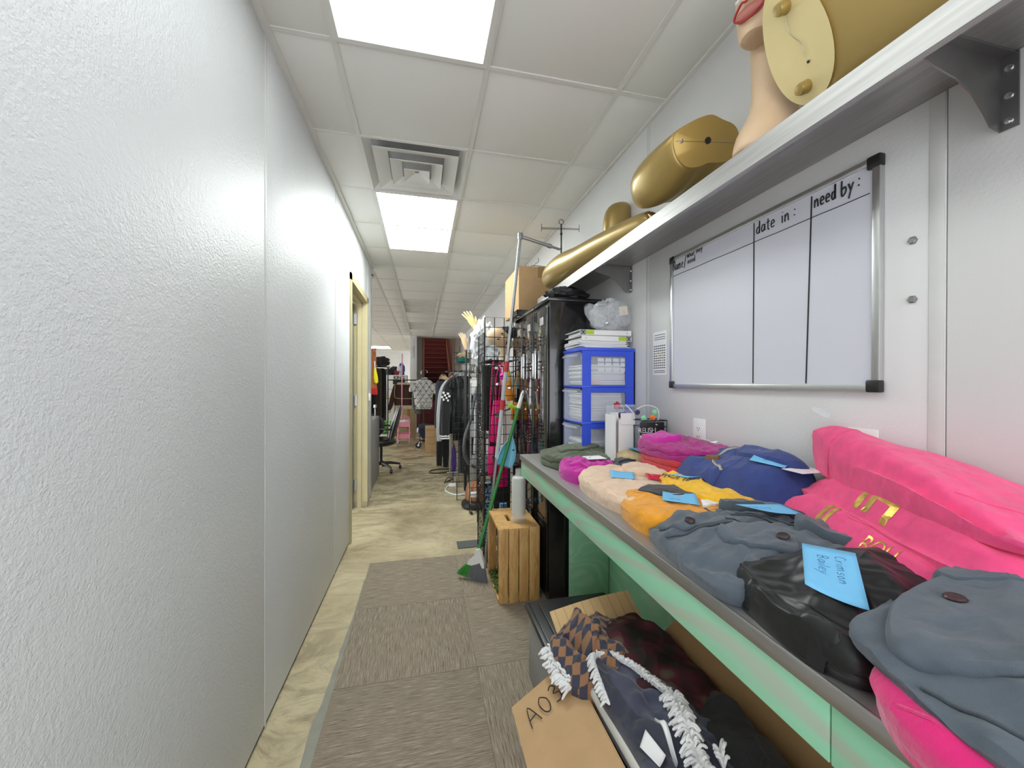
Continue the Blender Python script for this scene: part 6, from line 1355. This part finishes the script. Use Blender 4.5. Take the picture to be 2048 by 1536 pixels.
for k_, (x0, x1, lb) in enumerate(((-.98, -.80, 'bright green bin seen left of the office chair back'), (-.72, -.56, 'bright green bin between the office chair and the pink cart'))):
    tt = thing('plastic_bin', lb, 'bin', 'bright green bins'); MB().box(x0, x1, 9.1, 9.4, .22, .46, None, .01).build('bin_body', m_lg, tt); MB().box(x0-.01, x1+.01, 9.09, 9.41, .45, .47, None, .004).build('bin_rim', m_lg, tt)
t = thing('bin_shelf', 'low shelf under the bright green bins', 'shelf'); B(-1.3, -.5, 9.08, 9.45, .19, .21).build('board', m_steeld, t); mb = MB()
for x in (-1.28, -.53):
    for y in (9.1, 9.43): mb.box(x-.01, x+.01, y-.01, y+.01, 0, .19)
mb.build('legs', m_steeld, t, False)
tag(B(-.52, -.17, 9.7, 9.95, 0, .88, .004).build('tan_cabinet', base('tan_laminate', rgb(168, 146, 112), .6)), 'tan cabinet behind the pink cart', 'cabinet')
tag(B(-.36, -.30, 9.69, 9.70, .2, .8).build('cabinet_strip', base('ochre_wood', rgb(160, 118, 64), .6)), 'ochre wooden strip on the front of the tan cabinet', 'strip')
# brown jacket
m_brown = cloth_mat('dark_brown_corduroy', rgb(66, 38, 32), .9, .2, 300); m_crm = cloth_mat('cream_rib_knit', rgb(196, 182, 150))
t = thing('hanging_jacket', 'dark brown jacket with cream collar and piping behind the pink pole', 'jacket')
hang('body', [(1.33, -.56, -.24), (1.24, -.62, -.20), (1.0, -.62, -.18), (.84, -.61, -.18)], 8.95, .06, m_brown, t, 4, .2, 2); hang('sleeve', [(1.30, -.62, -.54), (1.1, -.68, -.57), (.86, -.73, -.63), (.74, -.745, -.68)], 8.93, .04, m_brown, t, 2, .2, 3)
hang('cream_collar', [(1.345, -.54, -.24), (1.30, -.56, -.22)], 8.9, .05, m_crm, t, 2, .1, 3, steps=3); hang('cream_waistband', [(.84, -.59, -.19), (.76, -.57, -.2)], 8.95, .06, m_crm, t, 5, .2, 3, steps=3)
MB().tube(cr([(-.59, 8.87, 1.28), (-.60, 8.87, 1.08), (-.55, 8.87, 1.0), (-.2, 8.87, .99)], 6), .006, 6).build('cream_piping', m_crm, t)
MB().blob((-.71, 8.93, .71), .03, .03, .035, 12, 8, wob=.3).build('cream_cuff', m_crm, t)
t = thing('garment_rail', 'black garment rail across the far clothes', 'clothes rack'); MB().cyl((-.75, 9.0, 1.40), (-.06, 9.0, 1.40), .012, 10).build('rail', m_wire, t); MB().cyl((-.06, 9.0, .0), (-.06, 9.0, 1.40), .012, 10).cyl((-.75, 9.0, .0), (-.75, 9.0, 1.40), .012, 10).build('upright', m_wire, t)
# white fridge with lettering, things on top
t = thing('refrigerator', 'white refrigerator with black lettering high on its door at the back left', 'refrigerator')
B(-1.125, -.40, 10.52, 11.15, .02, 1.54, .01).build('cabinet', m_white, t); B(-1.12, -.405, 10.46, 10.51, 1.17, 1.535, .01).build('freezer_door', m_white, t); B(-1.12, -.405, 10.46, 10.51, .05, 1.155, .01).build('door', m_white, t)
B(-1.075, -1.06, 10.455, 10.46, .2, 1.5).build('door_gasket', base('grey_lilac_strip', rgb(160, 156, 186), .5), t)
text_mb('KING', .115, .002, frame((-.735, 10.455, 1.43), (1, 0, 0), (0, 0, 1)), .003).build('black_lettering', m_ink, t); B(-.75, -.45, 10.452, 10.458, 1.30, 1.41, .001).build('black_poster', m_black, t)
MB().box(-1.0, -.86, 10.45, 10.458, .95, 1.12).build('white_label_holder', m_trimw, t, False)
tops = [(-1.06, .07, .16, (150, 216, 206), 'pale mint bottle'), (-.98, .06, .10, (70, 130, 160), 'blue jar'), (-.88, .09, .17, (44, 46, 58), 'dark slate bag'), (-.75, .10, .22, (36, 34, 34), 'black bag'), (-.64, .09, .14, (150, 44, 66), 'dark red bag'), (-.55, .07, .30, (52, 92, 190), 'bright blue bag'), (-.60, .07, .24, (220, 226, 230), 'white bag')]
for k_, (x, r_, h_, c_, nm) in enumerate(tops):
    if 'bottle' in nm or 'jar' in nm: mb = MB().lathe([(.0001, 0), (r_*.7, 0), (r_*.75, h_*.6), (r_*.35, h_*.85), (r_*.3, h_), (.0001, h_)], (x, 10.8, 1.541), 16)
    else: mb = crump(MB(), (x, 10.78+.06*(k_ % 2), 1.541+h_*.48), r_, .08, h_*.52, k_+20, .3, zmin=1.5415)
    tag(mb.build(nm.split()[-1], plastic(nm.replace(' ', '_'), rgb(*c_), .5)), nm+' standing on top of the white refrigerator', nm.split()[-1], 'things on the refrigerator')
tag(B(-.95, -.72, 10.2, 10.4, .93, .95, .002).build('wooden_tray', m_pine), 'small wooden tray projecting before the refrigerator', 'tray')
tag(B(-1.02, -.70, 10.15, 10.42, .0, .93, .004).build('low_cabinet', m_white), 'low white cabinet under the wooden tray', 'cabinet')
# dark hanging clothes behind the office corner
for k_ in range(5):
    x = -1.25+.09*k_; o = hang('hanging_garment', [(1.66, x-.03, x+.03), (1.60, x-.09, x+.09), (1.2, x-.09, x+.10), (.5, x-.10, x+.10)], 8.6+.12*k_, .05, (m_blackc, cloth_mat('dark_brown_garment', rgb(70, 58, 46)))[k_ % 2], seed=k_)
    tag(o, ('leftmost black', 'left dark brown', 'middle black', 'right dark brown', 'rightmost black')[k_]+' garment hanging far back beyond the wall corner', 'garment', ('black', 'dark brown')[k_ % 2]+' garments beyond the wall corner')
t = thing('garment_rail', 'rail carrying dark clothes far beyond the wall corner', 'clothes rack'); MB().cyl((-1.5, 8.8, 1.69), (-.72, 9.1, 1.69), .012, 8).build('rail', m_wire, t); MB().cyl((-1.5, 8.8, 0), (-1.5, 8.8, 1.69), .012, 8).cyl((-.76, 9.1, 0), (-.76, 9.1, 1.69), .012, 8).build('upright', m_wire, t)
for k_, (x, r_) in enumerate(((-1.2, .12), (-.98, .11))): tag(crump(MB(), (x+.1, 9.0, 1.80), r_*1.3, .1, .10, k_+40, .35, zmin=1.703).build('black_hat', m_blackc), ('left', 'right')[k_]+' limp black hat resting above the dark clothes rail', 'hat', 'black hats above the far rail')
# hanging scarf display on the wall end
t = thing('wall_banner', 'brown and orange fringed hanging with a red hem at the end of the left wall', 'hanging')
hang('brown_cloth', [(1.745, -.65, -.55), (1.6, -.645, -.545), (1.35, -.64, -.54), (1.26, -.64, -.535)], 4.93, .008, base('brown_orange_weave', rgb(150, 88, 46), .8, var=.35, vscale=22), t, 2, .3, 1)
hang('red_hem', [(1.275, -.642, -.533), (1.20, -.64, -.53)], 4.928, .011, cloth_mat('red_felt', rgb(176, 26, 26)), t, 2, .2, 1, steps=3)
MB().tube([(-.66, 4.93, 1.745), (-.545, 4.93, 1.745)], .006, 8).tube([(-.60, 4.93, 1.745), (-.63, 4.87, 1.77)], .002, 5).build('hanging_rod', m_wire, t)
t = thing('yellow_paddle', 'yellow paddle with a white handle hung before the brown wall hanging', 'paddle')
MB().ellipses([(V(-.558, 4.91, 1.52), V(.010, 0, 0), V(0, .004, 0)), (V(-.556, 4.91, 1.48), V(.016, 0, 0), V(0, .005, 0)), (V(-.548, 4.91, 1.40), V(.024, 0, 0), V(0, .006, 0)), (V(-.542, 4.91, 1.35), V(.022, 0, 0), V(0, .006, 0)), (V(-.542, 4.91, 1.335), V(.010, 0, 0), V(0, .004, 0))], 16).build('blade', plastic('lemon_yellow_plastic', rgb(226, 214, 32), .4), t); MB().cyl((-.558, 4.91, 1.51), (-.562, 4.91, 1.60), .006, 8).build('handle', m_white, t)
tag(B(XL, XL+.018, 4.60, 4.68, 1.14, 1.22, .003).build('wall_switch', m_white), 'small white wall switch box near the end of the left wall', 'switch')
tag(B(-.98, -.615, 4.98, 5.95, .0, .86, .004).build('metal_cabinet', base('grey_enamelled_steel', rgb(140, 142, 140), .45)), 'grey metal desk cabinet just past the end of the left wall', 'cabinet')
t = thing('desk_lamp', 'small chrome gadget standing on the grey desk cabinet', 'gadget'); MB().lathe([(.0001, 0), (.03, 0), (.03, .01), (.006, .015), (.006, .12), (.02, .13), (.02, .17), (.0001, .175)], (-.65, 5.75, .861), 14).build('stem', m_chrome, t); t.name = 'desk_gadget'
# ---- office chair
t = thing('office_chair', 'black office chair on a five star base past the end of the left wall', 'chair')
m_lthr = base('black_chair_leather', (.012, .012, .013), .3, bump=.2, bscale=25, bdist=.004)
oc = V(-.62, 6.25, 0)
for k in range(5):
    a = 2*PI*k/5+.3; d = V(math.cos(a), math.sin(a), 0)
    lg = MB().tube([oc+V(0, 0, .11), oc+d*.15+V(0, 0, .105), oc+d*.29+V(0, 0, .075)], [.028, .022, .014], 8).build('base_leg', m_black, t)
    w_ = MB().cyl(oc+d*.29+V(-.018, 0, .028)+d.cross(V(0, 0, 1))*.0, oc+d*.29+V(.018, 0, .028), .028, 14).build('caster', m_black, t); MB().cyl(oc+d*.29+V(0, 0, .03), oc+d*.29+V(0, 0, .08), .008, 6).build('caster_stem', m_chrome, w_)
MB().cyl(oc+V(0, 0, .10), oc+V(0, 0, .40), .022, 12).build('gas_lift', m_black, t)
MB().ellipses([(oc+V(-.02, -.03, .38), V(.18, 0, 0), V(0, .18, 0)), (oc+V(-.02, -.03, .41), V(.24, 0, 0), V(0, .23, 0)), (oc+V(-.02, -.03, .46), V(.25, 0, 0), V(0, .24, 0)), (oc+V(-.02, -.03, .50), V(.22, 0, 0), V(0, .21, 0)), (oc+V(-.02, -.03, .51), V(.1, 0, 0), V(0, .1, 0))], 30).build('seat', m_lthr, t, sub=1)
# the back leans to the aisle side
bk = []
for u, wd, th in ((0, .10, .03), (.06, .17, .045), (.2, .22, .055), (.36, .24, .055), (.50, .22, .045), (.58, .16, .035), (.61, .07, .02)):
    c = oc+V(.12+.26*u, .0, .40+u*.97); bk.append((c, V(th, 0, -th*.3), V(0, wd, 0)))
MB().ellipses(bk, 30).build('backrest', m_lthr, t, sub=1)
MB().tube([b[0]+V(-.0, -b[2].y*.98, 0) for b in bk], .007, 8).build('back_trim', m_greymetal, t)
for s_ in (-1, 1): MB().tube(cr([oc+V(-.15, .25*s_, .44), oc+V(-.17, .28*s_, .62), oc+V(-.10, .28*s_, .66), oc+V(.10, .27*s_, .655), oc+V(.18, .2*s_, .64)], 5), .018, 8, flat=.8).build('armrest', m_black, t)
t = thing('black_bag', 'black rounded bag slumped on the office chair seat', 'bag'); crump(MB(), tuple(oc+V(-.12, -.02, .68)), .17, .15, .17, 9, .12, zmin=.512).build('body', m_blackc, t); MB().box(oc.x-.22, oc.x+.0, oc.y-.17, oc.y-.16, .60, .62).build('zip', m_steeld, t, False)

# ---- red stairs at the very back
m_redp = base('dark_red_painted_wood', rgb(122, 36, 36), .5, var=.1); m_redd = base('deep_maroon_riser', rgb(92, 30, 32), .6); m_stile = base('salmon_brown_wood', rgb(170, 104, 84), .6)
m_litedge = base('pinkish_lit_edge', rgb(186, 104, 96), .5)  # paler strip colour paints the lit front edge of each tread
st = thing('staircase', 'dark red wooden staircase rising at the very back of the corridor', 'stairs')
for k in range(21):
    y = 12.1+.26*k; z = .19*k
    B(.0, .93, y, y+.02, z, z+.185).build('riser', m_redd if k < 9 else m_redp, st); B(.0, .93, y-.02, y+.27, z+.172, z+.19, .003).build('tread', m_redd, st); B(.0, .93, y-.026, y-.018, z+.174, z+.192).build('lit_edge_strip', m_litedge, st)
for x0 in (.0, .885):
    MB().add([(x0, 12.0, .0), (x0+.045, 12.0, .0), (x0+.045, 12.0, .45), (x0, 12.0, .45), (x0, 17.5, 3.87), (x0+.045, 17.5, 3.87), (x0+.045, 17.5, 4.32), (x0, 17.5, 4.32)], [(0, 3, 2, 1), (4, 5, 6, 7), (0, 1, 5, 4), (1, 2, 6, 5), (2, 3, 7, 6), (3, 0, 4, 7)]).build('stringer', m_stile, st, False)
    B(x0, x0+.045, 11.96, 12.0, .0, 2.66, .003).build('post', m_stile, st)
    MB().tube([(x0+.022, 12.0, 1.0), (x0+.022, 17.4, 4.9)], .025, 8).build('handrail', m_redp, st)
sd = thing('red_cabinet', 'low dark red panelled cabinet at the foot of the stairs', 'cabinet')
B(-.16, .88, 11.5, 11.9, .0, .78, .004).build('body', m_redd, sd)
for x0, x1 in ((-.12, .16), (.20, .50), (.54, .84)):
    for z0, z1 in ((.12, .40), (.44, .72)): MB().tube([V(x0, 11.495, z0), V(x1, 11.495, z0), V(x1, 11.495, z1), V(x0, 11.495, z1)], .008, 6, closed=True).build('panel_moulding', m_redp, sd)
tag(B(.62, .70, 9.6, 9.68, .0, 1.55, .004).build('wall_post', m_stile), 'salmon coloured wooden post among the far racks', 'post')

t = thing('stair_fill_lamp', 'added unseen fill lamp above the red stairs, brightening the steps', 'lamp')  # lamp added out of sight to lighten the dark staircase
MB().lathe([(.0001, 0), (.16, 0), (.16, -.02), (.0001, -.021)], (.46, 13.6, 4.999), 28).build('fill_lamp_base', m_white, t)
gl = N('fill_lamp_glow'); gl.b.inputs['Emission Color'].default_value = (1, .93, .85, 1); gl.b.inputs['Emission Strength'].default_value = 45
MB().lathe([(.0001, -.075), (.08, -.068), (.13, -.04), (.14, -.021), (.0001, -.0205)], (.46, 13.6, 4.999), 28).build('fill_lamp_glass', gl.m, t)
